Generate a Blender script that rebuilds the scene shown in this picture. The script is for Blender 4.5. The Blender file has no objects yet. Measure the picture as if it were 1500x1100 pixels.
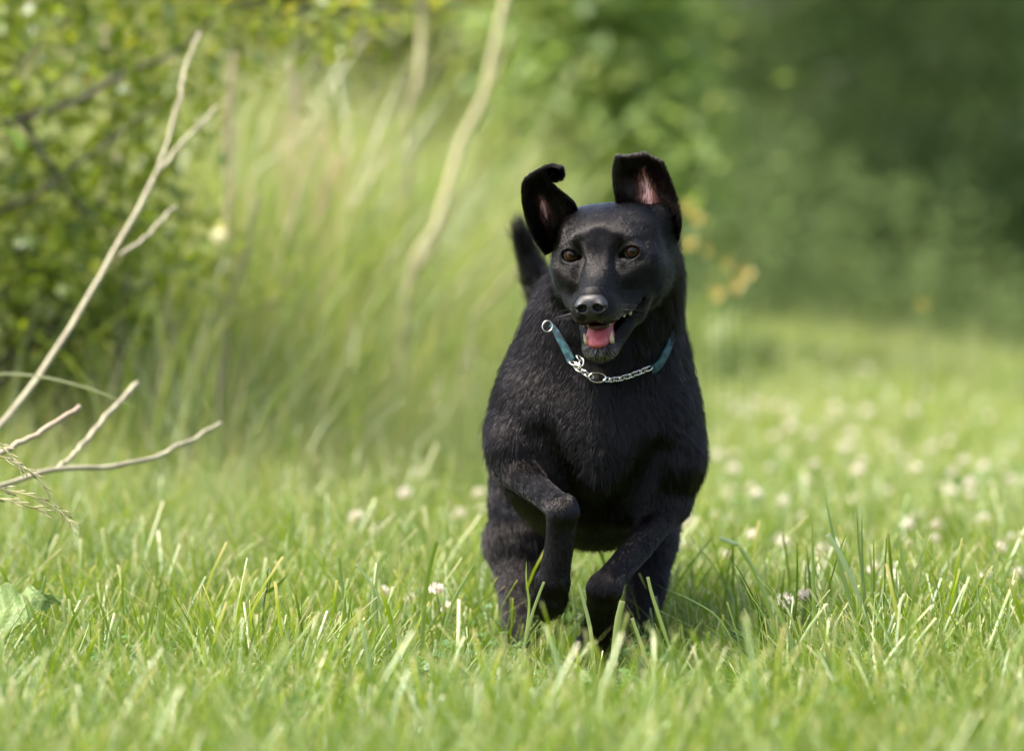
import bpy, math, random, time
import numpy as np
from mathutils import Vector, Matrix, noise as mnoise
from mathutils.kdtree import KDTree

rng = np.random.default_rng(11)
random.seed(11)
R = math.radians
scene = bpy.context.scene
COL = scene.collection

# ------------------------------------------------------------------ camera, sky, sun, exposure
CAM_D = 8.333          # metres from the lens to the plane of the dog's head
CAM_H = 0.622          # height of the lens above the turf under the dog
HORIZON = 415.0        # row of the horizon in the 1500 x 1100 photograph
cam = bpy.data.cameras.new('camera')
cam.lens = 200.0
cam.sensor_width = 36.0
cam.clip_start = 0.5
cam.clip_end = 600.0
cam.dof.use_dof = True
cam.dof.focus_distance = CAM_D - 0.12
cam.dof.aperture_fstop = 3.4
cam.dof.aperture_blades = 0
cam_ob = bpy.data.objects.new('camera', cam)
cam_ob.location = (0.0, -CAM_D, CAM_H)
cam_ob.rotation_euler = (R(90) - math.atan((550 - HORIZON) / 1000.0 / CAM_D), 0, 0)
COL.objects.link(cam_ob)
scene.camera = cam_ob

SUN_EL, SUN_AZ = 64.0, -112.0      # elevation; azimuth from the view direction, negative = left
world = bpy.data.worlds.new('World')
scene.world = world
world.use_nodes = True
wn = world.node_tree
sky = wn.nodes.new('ShaderNodeTexSky')
sky.sky_type = 'NISHITA'
sky.sun_disc = False
sky.sun_elevation = R(SUN_EL)
sky.sun_rotation = R(SUN_AZ)
sky.air_density = 1.0
sky.dust_density = 6.0
sky.ozone_density = 1.0
wn.links.new(sky.outputs[0], wn.nodes['Background'].inputs['Color'])
wn.nodes['Background'].inputs['Strength'].default_value = 0.15
sun = bpy.data.lights.new('sun', 'SUN')
sun.energy = 2.15
sun.angle = R(12.0)
sun.color = (1.0, 0.94, 0.82)
sun_ob = bpy.data.objects.new('sun', sun)
sd = Vector((math.sin(R(SUN_AZ)) * math.cos(R(SUN_EL)), math.cos(R(SUN_AZ)) * math.cos(R(SUN_EL)), math.sin(R(SUN_EL))))
sun_ob.rotation_euler = sd.to_track_quat('Z', 'Y').to_euler()
sun_ob.location = (-6, 0, 12)
COL.objects.link(sun_ob)
scene.view_settings.view_transform = 'Standard'
scene.view_settings.look = 'None'
scene.view_settings.gamma = 1.0
scene.view_settings.exposure = 1.64
scene.view_settings.use_curve_mapping = False
scene.render.engine = 'CYCLES'
scene.cycles.use_denoising = True
scene.cycles.max_bounces = 8
scene.cycles.transparent_max_bounces = 8
scene.cycles.caustics_reflective = False
scene.cycles.caustics_refractive = False
scene.cycles.sample_clamp_indirect = 6.0
try:
    scene.cycles_curves.shape = 'RIBBONS'
except Exception:
    pass


# ------------------------------------------------------------------ helpers
def W(px, py, Y=0.0):
    """A point of the place that shows at pixel (px, py) of the photograph when it stands at depth Y."""
    s = (CAM_D + Y) / CAM_D / 1000.0
    return np.array([(px - 750.0) * s, Y, CAM_H - (py - HORIZON) * s])


def terrain(x, y):
    """Height of the meadow: level round the dog, then a gentle rise, a bank on the left."""
    x = np.asarray(x, float); y = np.asarray(y, float)
    t = np.clip(y - 1.0, 0, None)
    z = 0.0238 * t * (1 - np.exp(-t / 2.0))
    z = z - 0.040 * np.clip(y - 15.5, 0, None) * (1 - np.exp(-np.clip(y - 15.5, 0, None) / 3.0))
    z = np.where(y > 32, np.interp(y, [32, 60, 170], [-.30, -.2, 2.0]), np.maximum(z, -.30))
    z = z - 0.13 * np.clip(x - .9, 0, 5) * np.clip((y - 6) / 9, 0, 1)
    bank = 1 / (1 + np.exp(np.clip((x + 0.9 - 0.02 * y) / 0.35, -30, 30)))
    z = z + 0.22 * bank * np.clip((y + 0.5) / 4, 0, 1)
    z = z + 0.012 * np.sin(x * 3.1 + 1.0) * np.sin(y * 2.3) + 0.02 * np.sin(x * 0.7 + y * 0.45)
    return z


def new_mesh_object(name, verts, faces, mat=None, parent=None, smooth=True, attrs=None):
    me = bpy.data.meshes.new(name)
    verts = np.ascontiguousarray(verts, dtype=np.float32)
    nv = len(verts)
    if isinstance(faces, np.ndarray):
        nf, k = faces.shape
        me.vertices.add(nv); me.vertices.foreach_set('co', verts.ravel())
        me.loops.add(nf * k); me.loops.foreach_set('vertex_index', faces.astype(np.int32).ravel())
        me.polygons.add(nf)
        me.polygons.foreach_set('loop_start', np.arange(0, nf * k, k, dtype=np.int32))
    else:
        me.from_pydata(verts.tolist(), [], faces)
    if smooth:
        me.polygons.foreach_set('use_smooth', np.ones(len(me.polygons), dtype=bool))
    if attrs:
        for an, av in attrs.items():
            av = np.asarray(av, dtype=np.float32)
            if av.ndim == 1:
                a = me.attributes.new(an, 'FLOAT', 'POINT'); a.data.foreach_set('value', av)
            else:
                a = me.attributes.new(an, 'FLOAT_COLOR', 'POINT'); a.data.foreach_set('color', av.ravel())
    me.update(calc_edges=True)
    me.validate()
    if mat is not None:
        me.materials.append(mat)
    o = bpy.data.objects.new(name, me)
    COL.objects.link(o)
    if parent is not None:
        o.parent = parent
    return o


def empty(name, loc=(0, 0, 0)):
    o = bpy.data.objects.new(name, None)
    o.location = tuple(float(c) for c in loc)
    o.empty_display_size = 0.1
    COL.objects.link(o)
    return o


def tag(o, label=None, cat=None, group=None, kind=None):
    if label: o['label'] = label
    if cat: o['category'] = cat
    if group: o['group'] = group
    if kind: o['kind'] = kind
    return o


def mat_new(name):
    m = bpy.data.materials.new(name)
    m.use_nodes = True
    m.node_tree.nodes.clear()
    return m, m.node_tree


def node(nt, kind, **kw):
    n = nt.nodes.new(kind)
    for k, v in kw.items():
        if hasattr(n, k):
            setattr(n, k, v)
        else:
            n.inputs[k].default_value = v
    return n


def simple_mat(name, color, rough=0.6, metal=0.0, bump=0.0, bump_scale=200.0, var=0.0, var_scale=30.0, color2=None, **extra):
    m, nt = mat_new(name)
    out = node(nt, 'ShaderNodeOutputMaterial')
    b = node(nt, 'ShaderNodeBsdfPrincipled')
    b.inputs['Base Color'].default_value = (*color, 1)
    b.inputs['Roughness'].default_value = rough
    b.inputs['Metallic'].default_value = metal
    for k, v in extra.items():
        b.inputs[k.replace('_', ' ')].default_value = v
    tc = node(nt, 'ShaderNodeTexCoord')
    if color2 is not None:
        nz = node(nt, 'ShaderNodeTexNoise', Scale=var_scale, Detail=5.0)
        nt.links.new(tc.outputs['Object'], nz.inputs['Vector'])
        cr = node(nt, 'ShaderNodeValToRGB')
        cr.color_ramp.elements[0].position = 0.35; cr.color_ramp.elements[1].position = 0.65
        cr.color_ramp.elements[0].color = (*color, 1); cr.color_ramp.elements[1].color = (*color2, 1)
        nt.links.new(nz.outputs[0], cr.inputs[0]); nt.links.new(cr.outputs[0], b.inputs['Base Color'])
    if bump > 0:
        nz2 = node(nt, 'ShaderNodeTexNoise', Scale=bump_scale, Detail=4.0)
        nt.links.new(tc.outputs['Object'], nz2.inputs['Vector'])
        bp = node(nt, 'ShaderNodeBump', Strength=bump, Distance=0.002)
        nt.links.new(nz2.outputs[0], bp.inputs['Height']); nt.links.new(bp.outputs[0], b.inputs['Normal'])
    nt.links.new(b.outputs[0], out.inputs[0])
    return m


def leaf_mat(name, c1, c2, c3=None, trans=0.45, rough=0.45, gloss=0.06, attr='tint', obj_random=0.0):
    """Leaves and blades: colour picked by the 'tint' attribute, light passing through."""
    m, nt = mat_new(name)
    L = nt.links
    out = node(nt, 'ShaderNodeOutputMaterial')
    at = node(nt, 'ShaderNodeAttribute'); at.attribute_name = attr
    fac = at.outputs['Fac']
    if obj_random > 0:
        oi = node(nt, 'ShaderNodeObjectInfo')
        mm = node(nt, 'ShaderNodeMath', operation='MULTIPLY_ADD')
        L.new(oi.outputs['Random'], mm.inputs[0]); mm.inputs[1].default_value = obj_random
        L.new(fac, mm.inputs[2])
        m2 = node(nt, 'ShaderNodeMath', operation='SUBTRACT'); L.new(mm.outputs[0], m2.inputs[0]); m2.inputs[1].default_value = obj_random / 2
        fac = m2.outputs[0]
    cr = node(nt, 'ShaderNodeValToRGB')
    e = cr.color_ramp.elements
    e[0].position = 0.0; e[0].color = (*c1, 1)
    e[1].position = 0.55 if c3 else 1.0; e[1].color = (*c2, 1)
    if c3:
        x = e.new(1.0); x.color = (*c3, 1)
    L.new(fac, cr.inputs[0])
    d = node(nt, 'ShaderNodeBsdfDiffuse'); L.new(cr.outputs[0], d.inputs['Color'])
    t = node(nt, 'ShaderNodeBsdfTranslucent')
    hs = node(nt, 'ShaderNodeHueSaturation', Hue=0.488, Saturation=1.12, Value=1.35); L.new(cr.outputs[0], hs.inputs['Color'])
    L.new(hs.outputs[0], t.inputs['Color'])
    mx = node(nt, 'ShaderNodeMixShader'); mx.inputs[0].default_value = trans
    L.new(d.outputs[0], mx.inputs[1]); L.new(t.outputs[0], mx.inputs[2])
    g = node(nt, 'ShaderNodeBsdfGlossy', Roughness=rough); g.inputs['Color'].default_value = (0.9, 0.95, 1, 1)
    mg = node(nt, 'ShaderNodeMixShader'); mg.inputs[0].default_value = gloss
    L.new(mx.outputs[0], mg.inputs[1]); L.new(g.outputs[0], mg.inputs[2])
    L.new(mg.outputs[0], out.inputs[0])
    return m


def unit(v):
    v = np.asarray(v, float)
    return v / np.maximum(np.linalg.norm(v, axis=-1, keepdims=True), 1e-9)


def catmull(P, n):
    """Resample control points with a Catmull-Rom spline, n samples in all."""
    P = np.asarray(P, float)
    if len(P) == 2:
        t = np.linspace(0, 1, n)[:, None]
        return P[0] * (1 - t) + P[1] * t
    Q = np.vstack([2 * P[0] - P[1], P, 2 * P[-1] - P[-2]])
    u = np.linspace(0, len(P) - 1 - 1e-6, n)
    i = u.astype(int); f = (u - i)[:, None]
    p0, p1, p2, p3 = Q[i], Q[i + 1], Q[i + 2], Q[i + 3]
    return 0.5 * ((2 * p1) + (-p0 + p2) * f + (2 * p0 - 5 * p1 + 4 * p2 - p3) * f ** 2 + (-p0 + 3 * p1 - 3 * p2 + p3) * f ** 3)


def tube_data(path, radii, seg=8, cap=True, bumpy=0.0):
    path = np.asarray(path, float); n = len(path)
    radii = np.broadcast_to(np.asarray(radii, float), (n,))
    T = unit(np.gradient(path, axis=0))
    up = np.array([0.0, 1.0, 0.0]) if abs(T[0][1]) < 0.9 else np.array([1.0, 0, 0])
    N = np.zeros_like(path)
    N[0] = unit(np.cross(T[0], up))
    for i in range(1, n):
        v = N[i - 1] - T[i] * np.dot(N[i - 1], T[i])
        N[i] = unit(v)
    B = np.cross(T, N)
    a = np.linspace(0, 2 * math.pi, seg, endpoint=False)
    rr = radii[:, None] * (1 + bumpy * rng.standard_normal((n, seg)))
    V = path[:, None, :] + rr[:, :, None] * (np.cos(a)[None, :, None] * N[:, None, :] + np.sin(a)[None, :, None] * B[:, None, :])
    V = V.reshape(-1, 3)
    F = []
    i, j = np.meshgrid(np.arange(n - 1), np.arange(seg), indexing='ij')
    j2 = (j + 1) % seg
    F = np.stack([i * seg + j, i * seg + j2, (i + 1) * seg + j2, (i + 1) * seg + j], -1).reshape(-1, 4)
    if cap:
        V = np.vstack([V, path[0], path[-1]])
        c0, c1 = n * seg, n * seg + 1
        jj = np.arange(seg); kk = (jj + 1) % seg
        f0 = np.stack([np.full(seg, c0), kk, jj, np.full(seg, c0)], -1)
        f1 = np.stack([np.full(seg, c1), (n - 1) * seg + jj, (n - 1) * seg + kk, np.full(seg, c1)], -1)
        return V, [tuple(f) for f in F] + [tuple(f[:3]) for f in f0] + [tuple(f[:3]) for f in f1]
    return V, [tuple(f) for f in F]


class Bag:
    """Collects pieces of geometry to be linked as one mesh."""
    def __init__(self):
        self.v, self.f, self.t, self.n = [], [], [], 0

    def add(self, V, F, tint=0.5):
        self.v.append(np.asarray(V, float)); self.f += [tuple(int(k) + self.n for k in f) for f in F]
        self.t.append(np.broadcast_to(np.asarray(tint, float), (len(V),))); self.n += len(V)

    def build(self, name, mat, parent=None, smooth=True):
        return new_mesh_object(name, np.vstack(self.v), self.f, mat, parent, smooth, {'tint': np.concatenate(self.t)})
# ================================================================== THE DOG
# a signed distance field of overlapping, smoothly joined muscles, meshed once into one continuous body
def rot_x(a): c, s = math.cos(a), math.sin(a); return np.array([[1, 0, 0], [0, c, -s], [0, s, c]])
def rot_y(a): c, s = math.cos(a), math.sin(a); return np.array([[c, 0, s], [0, 1, 0], [-s, 0, c]])
def rot_z(a): c, s = math.cos(a), math.sin(a); return np.array([[c, -s, 0], [s, c, 0], [0, 0, 1]])


HEAD_O = W(896, 362, 0.03)
HEAD_R = rot_z(R(-13)) @ rot_x(R(12)) @ rot_y(R(-3.2))


def H(x, y, z):
    return HEAD_O + HEAD_R @ np.array([x, y, z])


PR = []


def px_r(r, Y):
    return r * (CAM_D + Y) / CAM_D / 1000.0


def add_cone(a, b, ra, rb, k=0.03, sc=(1, 1, 1), frame=None, op='+', fur=0.012, flow=(0, .3, -1), tag_='body', tint=0.0):
    PR.append(dict(t='cone', a=np.array(a, float), b=np.array(b, float), ra=ra, rb=rb, k=k, sc=np.array(sc, float), fr=frame, op=op, fur=fur, flow=flow, tag=tag_, tint=tint))


def add_ell(c, r, k=0.03, rot=None, frame=None, op='+', fur=0.012, flow=(0, .3, -1), tag_='body', tint=0.0):
    PR.append(dict(t='ell', c=np.array(c, float), r=np.array(r, float), k=k, rot=rot, fr=frame, op=op, fur=fur, flow=flow, tag=tag_, tint=tint))


def limb(pts, k=0.02, **kw):
    """pts: (px, py, Y, radius in px)"""
    Q = np.array([W(x, y, Y_) for x, y, Y_, r in pts]); rr = np.array([px_r(r, Y_) for x, y, Y_, r in pts])
    # a rounded bend instead of a corner at every inner joint
    n = (len(pts) - 1) * 4 + 1
    if len(pts) > 2:
        Qs = catmull(Q, n); rs = catmull(rr[:, None], n)[:, 0]
        lin = np.stack([np.interp(np.linspace(0, len(pts) - 1, n), np.arange(len(pts)), Q[:, j]) for j in range(3)], -1)
        Qs = .5 * Qs + .5 * lin
    else:
        Qs, rs = Q, rr
    d = dict(fur=0.012, tag='body', tint=0.0); kw = dict(kw)
    PR.append(dict(t='chain', P=Qs, R=rs, k=k, fr=None, op='+', fur=kw.get('fur', .012), flow='chain', tag=kw.get('tag_', 'body'), tint=0.0))


def to_local(P, p):
    if p['fr'] == 'head':
        return (P - HEAD_O) @ HEAD_R
    return P


def chain_near(Q, p):
    best = None
    for i in range(len(p['P']) - 1):
        a, b = p['P'][i], p['P'][i + 1]; ba = b - a
        t = np.clip(((Q - a) @ ba) / max(ba @ ba, 1e-9), 0, 1)
        d = np.linalg.norm(Q - a - t[..., None] * ba, axis=-1) - (p['R'][i] + (p['R'][i + 1] - p['R'][i]) * t)
        if best is None: best = d; seg = np.zeros(d.shape, int)
        else:
            seg = np.where(d < best, i, seg); best = np.minimum(best, d)
    return best, seg


def prim_dist(P, p):
    Q = to_local(P, p)
    if p['t'] == 'chain':
        return chain_near(Q, p)[0]
    if p['t'] == 'cone':
        sc = p['sc']
        a, b = p['a'] / sc, p['b'] / sc
        Q = Q / sc
        ba = b - a
        t = np.clip(((Q - a) @ ba) / max(ba @ ba, 1e-9), 0, 1)
        d = np.linalg.norm(Q - a - t[..., None] * ba, axis=-1) - (p['ra'] + (p['rb'] - p['ra']) * t)
        return d * min(sc)
    Q = Q - p['c']
    if p['rot'] is not None:
        Q = Q @ p['rot']
    r = p['r']
    k0 = np.linalg.norm(Q / r, axis=-1); k1 = np.linalg.norm(Q / (r * r), axis=-1)
    return k0 * (k0 - 1) / np.maximum(k1, 1e-6)


def prim_box(p, m):
    if p['t'] == 'chain':
        r = p['R'].max(); return p['P'].min(0) - r - m, p['P'].max(0) + r + m
    if p['t'] == 'cone':
        r = np.maximum(p['ra'], p['rb']) * p['sc']
        lo = np.minimum(p['a'], p['b']) - r; hi = np.maximum(p['a'], p['b']) + r
    else:
        rr = np.full(3, p['r'].max()) if p['rot'] is not None else p['r']
        lo = p['c'] - rr; hi = p['c'] + rr
    lo = lo - m; hi = hi + m
    if p['fr'] == 'head':
        cs = np.array([[x, y, z] for x in (lo[0], hi[0]) for y in (lo[1], hi[1]) for z in (lo[2], hi[2])])
        cs = HEAD_O + cs @ HEAD_R.T
        lo, hi = cs.min(0), cs.max(0)
    return lo, hi


def combine(D, d, p):
    k = p['k']
    if p['op'] == '+':
        h = np.clip(0.5 + 0.5 * (d - D) / k, 0, 1)
        return d * (1 - h) + D * h - k * h * (1 - h)
    h = np.clip(0.5 - 0.5 * (D + d) / k, 0, 1)
    return D * (1 - h) - d * h + k * h * (1 - h)


def sdf_grid(prims, gx, gy, gz):
    D = np.full((len(gx), len(gy), len(gz)), 0.5, dtype=np.float32)
    for p in prims:
        lo, hi = prim_box(p, p['k'] * 1.1 + 0.006)
        i0, i1 = np.searchsorted(gx, [lo[0], hi[0]]); j0, j1 = np.searchsorted(gy, [lo[1], hi[1]]); k0, k1 = np.searchsorted(gz, [lo[2], hi[2]])
        if i0 == i1 or j0 == j1 or k0 == k1: continue
        for ii in range(i0, i1, 48):
            ie = min(ii + 48, i1)
            X, Y_, Z = np.meshgrid(gx[ii:ie], gy[j0:j1], gz[k0:k1], indexing='ij')
            P = np.stack([X, Y_, Z], -1).astype(np.float32)
            d = prim_dist(P, p).astype(np.float32)
            D[ii:ie, j0:j1, k0:k1] = combine(D[ii:ie, j0:j1, k0:k1], d, p)
    return D


def surface_nets(D, gx, gy, gz):
    ins = D < 0
    nx, ny, nz = D.shape
    s = np.zeros((nx - 1, ny - 1, nz - 1), dtype=np.uint8)
    for dx in (0, 1):
        for dy in (0, 1):
            for dz in (0, 1):
                s += ins[dx:nx - 1 + dx, dy:ny - 1 + dy, dz:nz - 1 + dz]
    act = (s > 0) & (s < 8)
    I, J, K = np.nonzero(act)
    idx = np.full(act.shape, -1, dtype=np.int32)
    idx[I, J, K] = np.arange(len(I))
    acc = np.zeros((len(I), 3)); cnt = np.zeros(len(I))
    corners = [(a, b, c) for a in (0, 1) for b in (0, 1) for c in (0, 1)]
    for a in corners:
        for ax in range(3):
            if a[ax] == 1: continue
            b = list(a); b[ax] = 1
            d0 = D[I + a[0], J + a[1], K + a[2]]; d1 = D[I + b[0], J + b[1], K + b[2]]
            cr = (d0 < 0) != (d1 < 0)
            t = np.where(cr, d0 / np.where(cr, d0 - d1, 1), 0)
            p0 = np.stack([gx[I + a[0]], gy[J + a[1]], gz[K + a[2]]], -1)
            p1 = np.stack([gx[I + b[0]], gy[J + b[1]], gz[K + b[2]]], -1)
            q = p0 + (p1 - p0) * t[:, None]
            acc += q * cr[:, None]; cnt += cr
    V = acc / cnt[:, None]
    F = []
    for ax in range(3):
        sl0 = [slice(None)] * 3; sl1 = [slice(None)] * 3
        sl0[ax] = slice(0, -1); sl1[ax] = slice(1, None)
        A = ins[tuple(sl0)]; B = ins[tuple(sl1)]
        e = np.argwhere(A != B)
        o1, o2 = [(1, 2), (2, 0), (0, 1)][ax]
        e = e[(e[:, o1] > 0) & (e[:, o2] > 0) & (e[:, o1] < D.shape[o1] - 1) & (e[:, o2] < D.shape[o2] - 1)]
        fl = A[tuple(e.T)]
        def cell(d1, d2):
            c = e.copy(); c[:, o1] -= d1; c[:, o2] -= d2
            return idx[c[:, 0], c[:, 1], c[:, 2]]
        q = np.stack([cell(1, 1), cell(0, 1), cell(0, 0), cell(1, 0)], -1)
        q = np.where(fl[:, None], q, q[:, ::-1])
        F.append(q)
    F = np.vstack(F)
    F = F[(F >= 0).all(1)]
    return V, F


def prims_mesh(prims, lo, hi, h):
    g = [np.arange(lo[i], hi[i], h) for i in range(3)]
    return surface_nets(sdf_grid(prims, *g), *g)


# ---- torso, neck
tk = dict(tag_='torso')
add_ell(W(872, 650, 0.24), (0.142, 0.21, 0.158), k=0.04, fur=0.026, flow=(0, .7, -.6), **tk)            # rib cage
add_cone(W(872, 640, 0.30), W(874, 625, 0.58), 0.130, 0.112, k=0.05, fur=0.026, flow=(0, .8, -.4), **tk)
add_cone(W(874, 620, 0.58), W(872, 600, 0.80), 0.112, 0.102, k=0.05, fur=0.03, flow=(0, .8, -.5), **tk)
add_ell(W(873, 625, 0.12), (0.112, 0.085, 0.118), k=0.05, fur=0.030, flow=(0, .1, -1), **tk)             # breast
add_ell(W(842, 690, 0.105), (0.050, 0.055, 0.075), k=0.022, rot=rot_y(R(12)), fur=0.022, flow=(-.3, .2, -1), **tk)
add_ell(W(916, 692, 0.105), (0.052, 0.055, 0.078), k=0.022, rot=rot_y(R(-14)), fur=0.022, flow=(.3, .2, -1), **tk)
add_ell(W(778, 610, 0.17), (0.058, 0.10, 0.108), k=0.05, rot=rot_y(R(8)), fur=0.022, flow=(-.25, .5, -.8), **tk)   # shoulders
add_ell(W(968, 612, 0.17), (0.058, 0.10, 0.118), k=0.05, rot=rot_y(R(-6)), fur=0.022, flow=(.25, .5, -.8), **tk)
add_cone(W(898, 405, 0.085), W(884, 500, 0.15), 0.080, 0.103, k=0.04, sc=(1.0, .9, 1), fur=0.034, flow=(0, .35, -1), tag_='neck')
add_cone(W(884, 500, 0.15), W(874, 580, 0.20), 0.108, 0.120, k=0.05, fur=0.034, flow=(0, .35, -1), tag_='neck')
# shoulder points and the creases beside the breastbone
add_ell(W(752, 655, .105), (.036, .045, .046), k=.016, fur=.014, flow=(-.2, .3, -1), **tk)
add_ell(W(998, 672, .115), (.034, .045, .050), k=.016, fur=.014, flow=(.2, .3, -1), **tk)
add_cone(W(792, 640, .035), W(842, 742, .045), .016, .022, k=.028, op='-', **tk)
add_cone(W(962, 660, .045), W(912, 752, .050), .014, .020, k=.028, op='-', **tk)
add_cone(W(868, 560, .035), W(876, 700, .040), .016, .018, k=.03, fur=.022, flow=(0, .1, -1), **tk)
# ---- front legs
lg = dict(fur=0.007, tag_='leg')
limb([(768, 640, .15, 50), (756, 690, .09, 29)], k=.020, fur=.014, tag_='leg')
limb([(758, 692, .09, 26), (790, 718, .00, 20), (824, 747, -.075, 20)], k=.012, **lg)
add_ell(W(826, 748, -.080), (.0198, .020, .024), k=.008, **lg)                                              # wrist
limb([(823, 752, -.078, 21), (820, 795, -.070, 20.3), (811, 845, -.060, 21.5)], k=.008, **lg)
add_ell(W(809, 856, -.056), (.0245, .021, .024), k=.010, rot=rot_x(R(-20)), **lg)
for dx, dz, dy in ((-17, 22, .008), (-6, 30, -.006), (7, 30, -.006), (17, 22, .008)):
    limb([(809 + dx * .7, 855, -.058, 10), (805 + dx, 856 + dz, -.052 + dy, 10), (803 + dx * .9, 856 + dz + 15, -.032 + dy, 7.5)], k=.004, fur=.006, tag_='leg')
limb([(975, 668, .15, 50), (980, 735, .12, 31)], k=.020, fur=.014, tag_='leg')
limb([(980, 735, .12, 28), (938, 797, .045, 20.5), (893, 850, -.03, 20)], k=.014, **lg)
add_ell(W(886, 862, -.034), (.0240, .021, .022), k=.010, **lg)
limb([(884, 866, -.030, 22.5), (879, 910, .02, 22), (873, 945, .05, 23)], k=.010, **lg)
add_ell(W(871, 948, .062), (.028, .024, .024), k=.014, **lg)
for dx in (-17, -6, 6, 17):
    limb([(871 + dx * .75, 948, .07, 11), (869 + dx, 968, .095, 10.5), (868 + dx * .9, 975, .11, 8)], k=.006, fur=.006, tag_='leg')
# ---- hind legs
hk = dict(fur=0.014, tag_='hind')
limb([(800, 640, .72, 80), (766, 735, .60, 50), (757, 790, .52, 37)], k=.05, fur=.026, tag_='hind')
limb([(757, 790, .52, 36), (765, 840, .58, 24), (772, 865, .55, 19)], k=.03, **hk)
limb([(752, 800, .52, 35), (757, 870, .46, 27), (762, 925, .40, 22), (766, 975, .36, 21)], k=.025, fur=.012, tag_='hind')
add_ell(W(768, 995, .33), (.030, .045, .020), k=.014, **lg)
limb([(935, 640, .72, 84), (948, 735, .60, 54), (950, 790, .50, 40)], k=.05, fur=.026, tag_='hind')
limb([(950, 790, .50, 36), (948, 850, .46, 29), (938, 910, .42, 22), (929, 975, .38, 19.5)], k=.025, fur=.014, tag_='hind')
add_ell(W(927, 1000, .34), (.028, .045, .020), k=.014, **lg)
for cx, Yp in ((768, .30), (929, .31)):
    for dx in (-18, -6, 6, 18):
        add_cone(W(cx + dx * .8, 1000, Yp), W(cx + dx, 1006, Yp - .03), .012, .010, k=.006, fur=.005, flow=(0, -1, -.3), tag_='leg')
# ---- tail carried high behind the left shoulder
limb([(845, 540, .84, 32), (818, 480, .90, 24), (797, 430, .93, 18), (779, 385, .94, 12), (765, 345, .94, 6)], k=.03, fur=.042, tag_='tail')
# ---- head
hd = dict(frame='head', flow='head')
add_ell((0, 0.0, -.006), (0.074, 0.090, 0.066), k=.02, fur=.007, tag_='head', **hd)                     # skull
add_ell((0, -.030, .018), (0.058, 0.056, 0.042), k=.02, fur=.006, tag_='head', **hd)                     # forehead
add_cone((0, .02, -.03), (0, .09, -.06), .072, .080, k=.04, fur=.014, tag_='head', **hd)                 # nape
for s in (-1, 1):
    add_ell((s * .042, .000, .024), (.030, .045, .032), k=.025, fur=.008, tag_='head', **hd)              # temple under the ear
    add_ell((s * .066, .028, .010), (.020, .030, .040), k=.02, fur=.017, rot=rot_y(R(s * 8)), tag_='head', **hd)   # base of the ear
    add_ell((s * .050, -.018, -.034), (.034, .055, .046), k=.025, fur=.009, tag_='head', **hd)            # cheek
    add_ell((s * .056, -.048, -.014), (.022, .034, .018), k=.02, fur=.006, tag_='head', **hd)             # cheekbone
add_cone((0, -.055, -.028), (0, -.150, -.052), .0355, .0240, k=.026, sc=(1, 1, .92), fur=.0045, tag_='muzzle', **hd)
add_cone((0, -.060, -.012), (0, -.155, -.040), .019, .0145, k=.015, fur=.0035, tag_='muzzle', **hd)      # bridge
for s in (-1, 1):
    add_ell((s * .0165, -.146, -.064), (.0175, .028, .0205), k=.012, fur=.0045, tint=.10, tag_='muzzle', **hd)     # lips
    add_cone((s * .020, -.130, -.068), (s * .044, -.070, -.064), .0140, .015, k=.014, fur=.005, tag_='muzzle', **hd)
    add_ell((s * .029, -.065, .027), (.018, .015, .007), k=.024, fur=.005, rot=rot_y(R(s * 14)), tag_='head', **hd)   # brow
    add_ell((s * .034, -.072, -.013), (.014, .012, .008), k=.018, fur=.005, tag_='head', **hd)            # under the eye
    add_ell((s * .038, -.066, -.028), (.019, .025, .018), k=.02, fur=.006, tag_='head', **hd)
    add_ell((s * .0245, -.097, .010), (.006, .014, .015), k=.012, op='-', rot=rot_y(R(s * 15)), **hd)      # hollow inside the eye
add_cone((0, -.068, .024), (0, -.108, -.020), .016, .010, k=.022, fur=.0035, tag_='muzzle', **hd)         # plane from forehead to bridge
# lower jaw, dropped open
for s in (-1, 1):
    add_cone((s * .036, -.020, -.074), (s * .016, -.126, -.118), .020, .0120, k=.016, fur=.007, tag_='jaw', **hd)
    add_cone((s * .047, -.060, -.064), (s * .034, -.050, -.088), .013, .015, k=.016, fur=.007, tag_='jaw', **hd)
add_cone((0, -.02, -.094), (0, -.132, -.127), .030, .0135, k=.018, fur=.008, tint=.05, tag_='jaw', **hd)
add_ell((0, -.138, -.124), (.0225, .016, .0130), k=.012, fur=.009, tint=.35, tag_='jaw', **hd)
# mouth cavity
add_cone((0, -.060, -.084), (0, -.165, -.101), .018, .0165, k=.008, sc=(1.42, 1, .68), op='-', **hd)
add_cone((.010, -.085, -.087), (.040, -.082, -.076), .010, .0085, k=.006, op='-', **hd)
add_cone((.036, -.090, -.080), (.052, -.074, -.066), .008, .006, k=.006, op='-', **hd)
# eye openings
EYES = []
for s, ex in ((-1, -.0450), (1, .0460)):
    c = np.array([ex, -.0690, 0.0055])
    EYES.append((s, c))
    add_ell(c + np.array([0, -.004, 0]), (.0175, .0145, .0155), k=.006, fur=.003, tag_='lid', **hd)       # lids
    add_ell(c + np.array([0, -.0120, 0.0005]), (.0130, .014, .0094), k=.0025, op='-', rot=rot_y(R(-s * 10)), **hd)
    add_ell(c + np.array([-s * .0135, -.012, -.003]), (.005, .010, .0028), k=.003, op='-', **hd)
    add_ell(c, (.0128, .0128, .0128), k=.001, op='-', **hd)

gx = np.arange(-0.10, 0.345, 0.0021)
gy = np.concatenate([np.arange(-0.215, 0.10, 0.0019), np.arange(0.10, 1.08, 0.0045)])
gz = np.concatenate([np.arange(-0.02, 0.46, 0.0032), np.arange(0.46, 0.775, 0.0019)])
t0 = time.time()
V, F = surface_nets(sdf_grid(PR, gx, gy, gz), gx, gy, gz)
print('dog mesh', len(V), len(F), round(time.time() - t0, 1))

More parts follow.
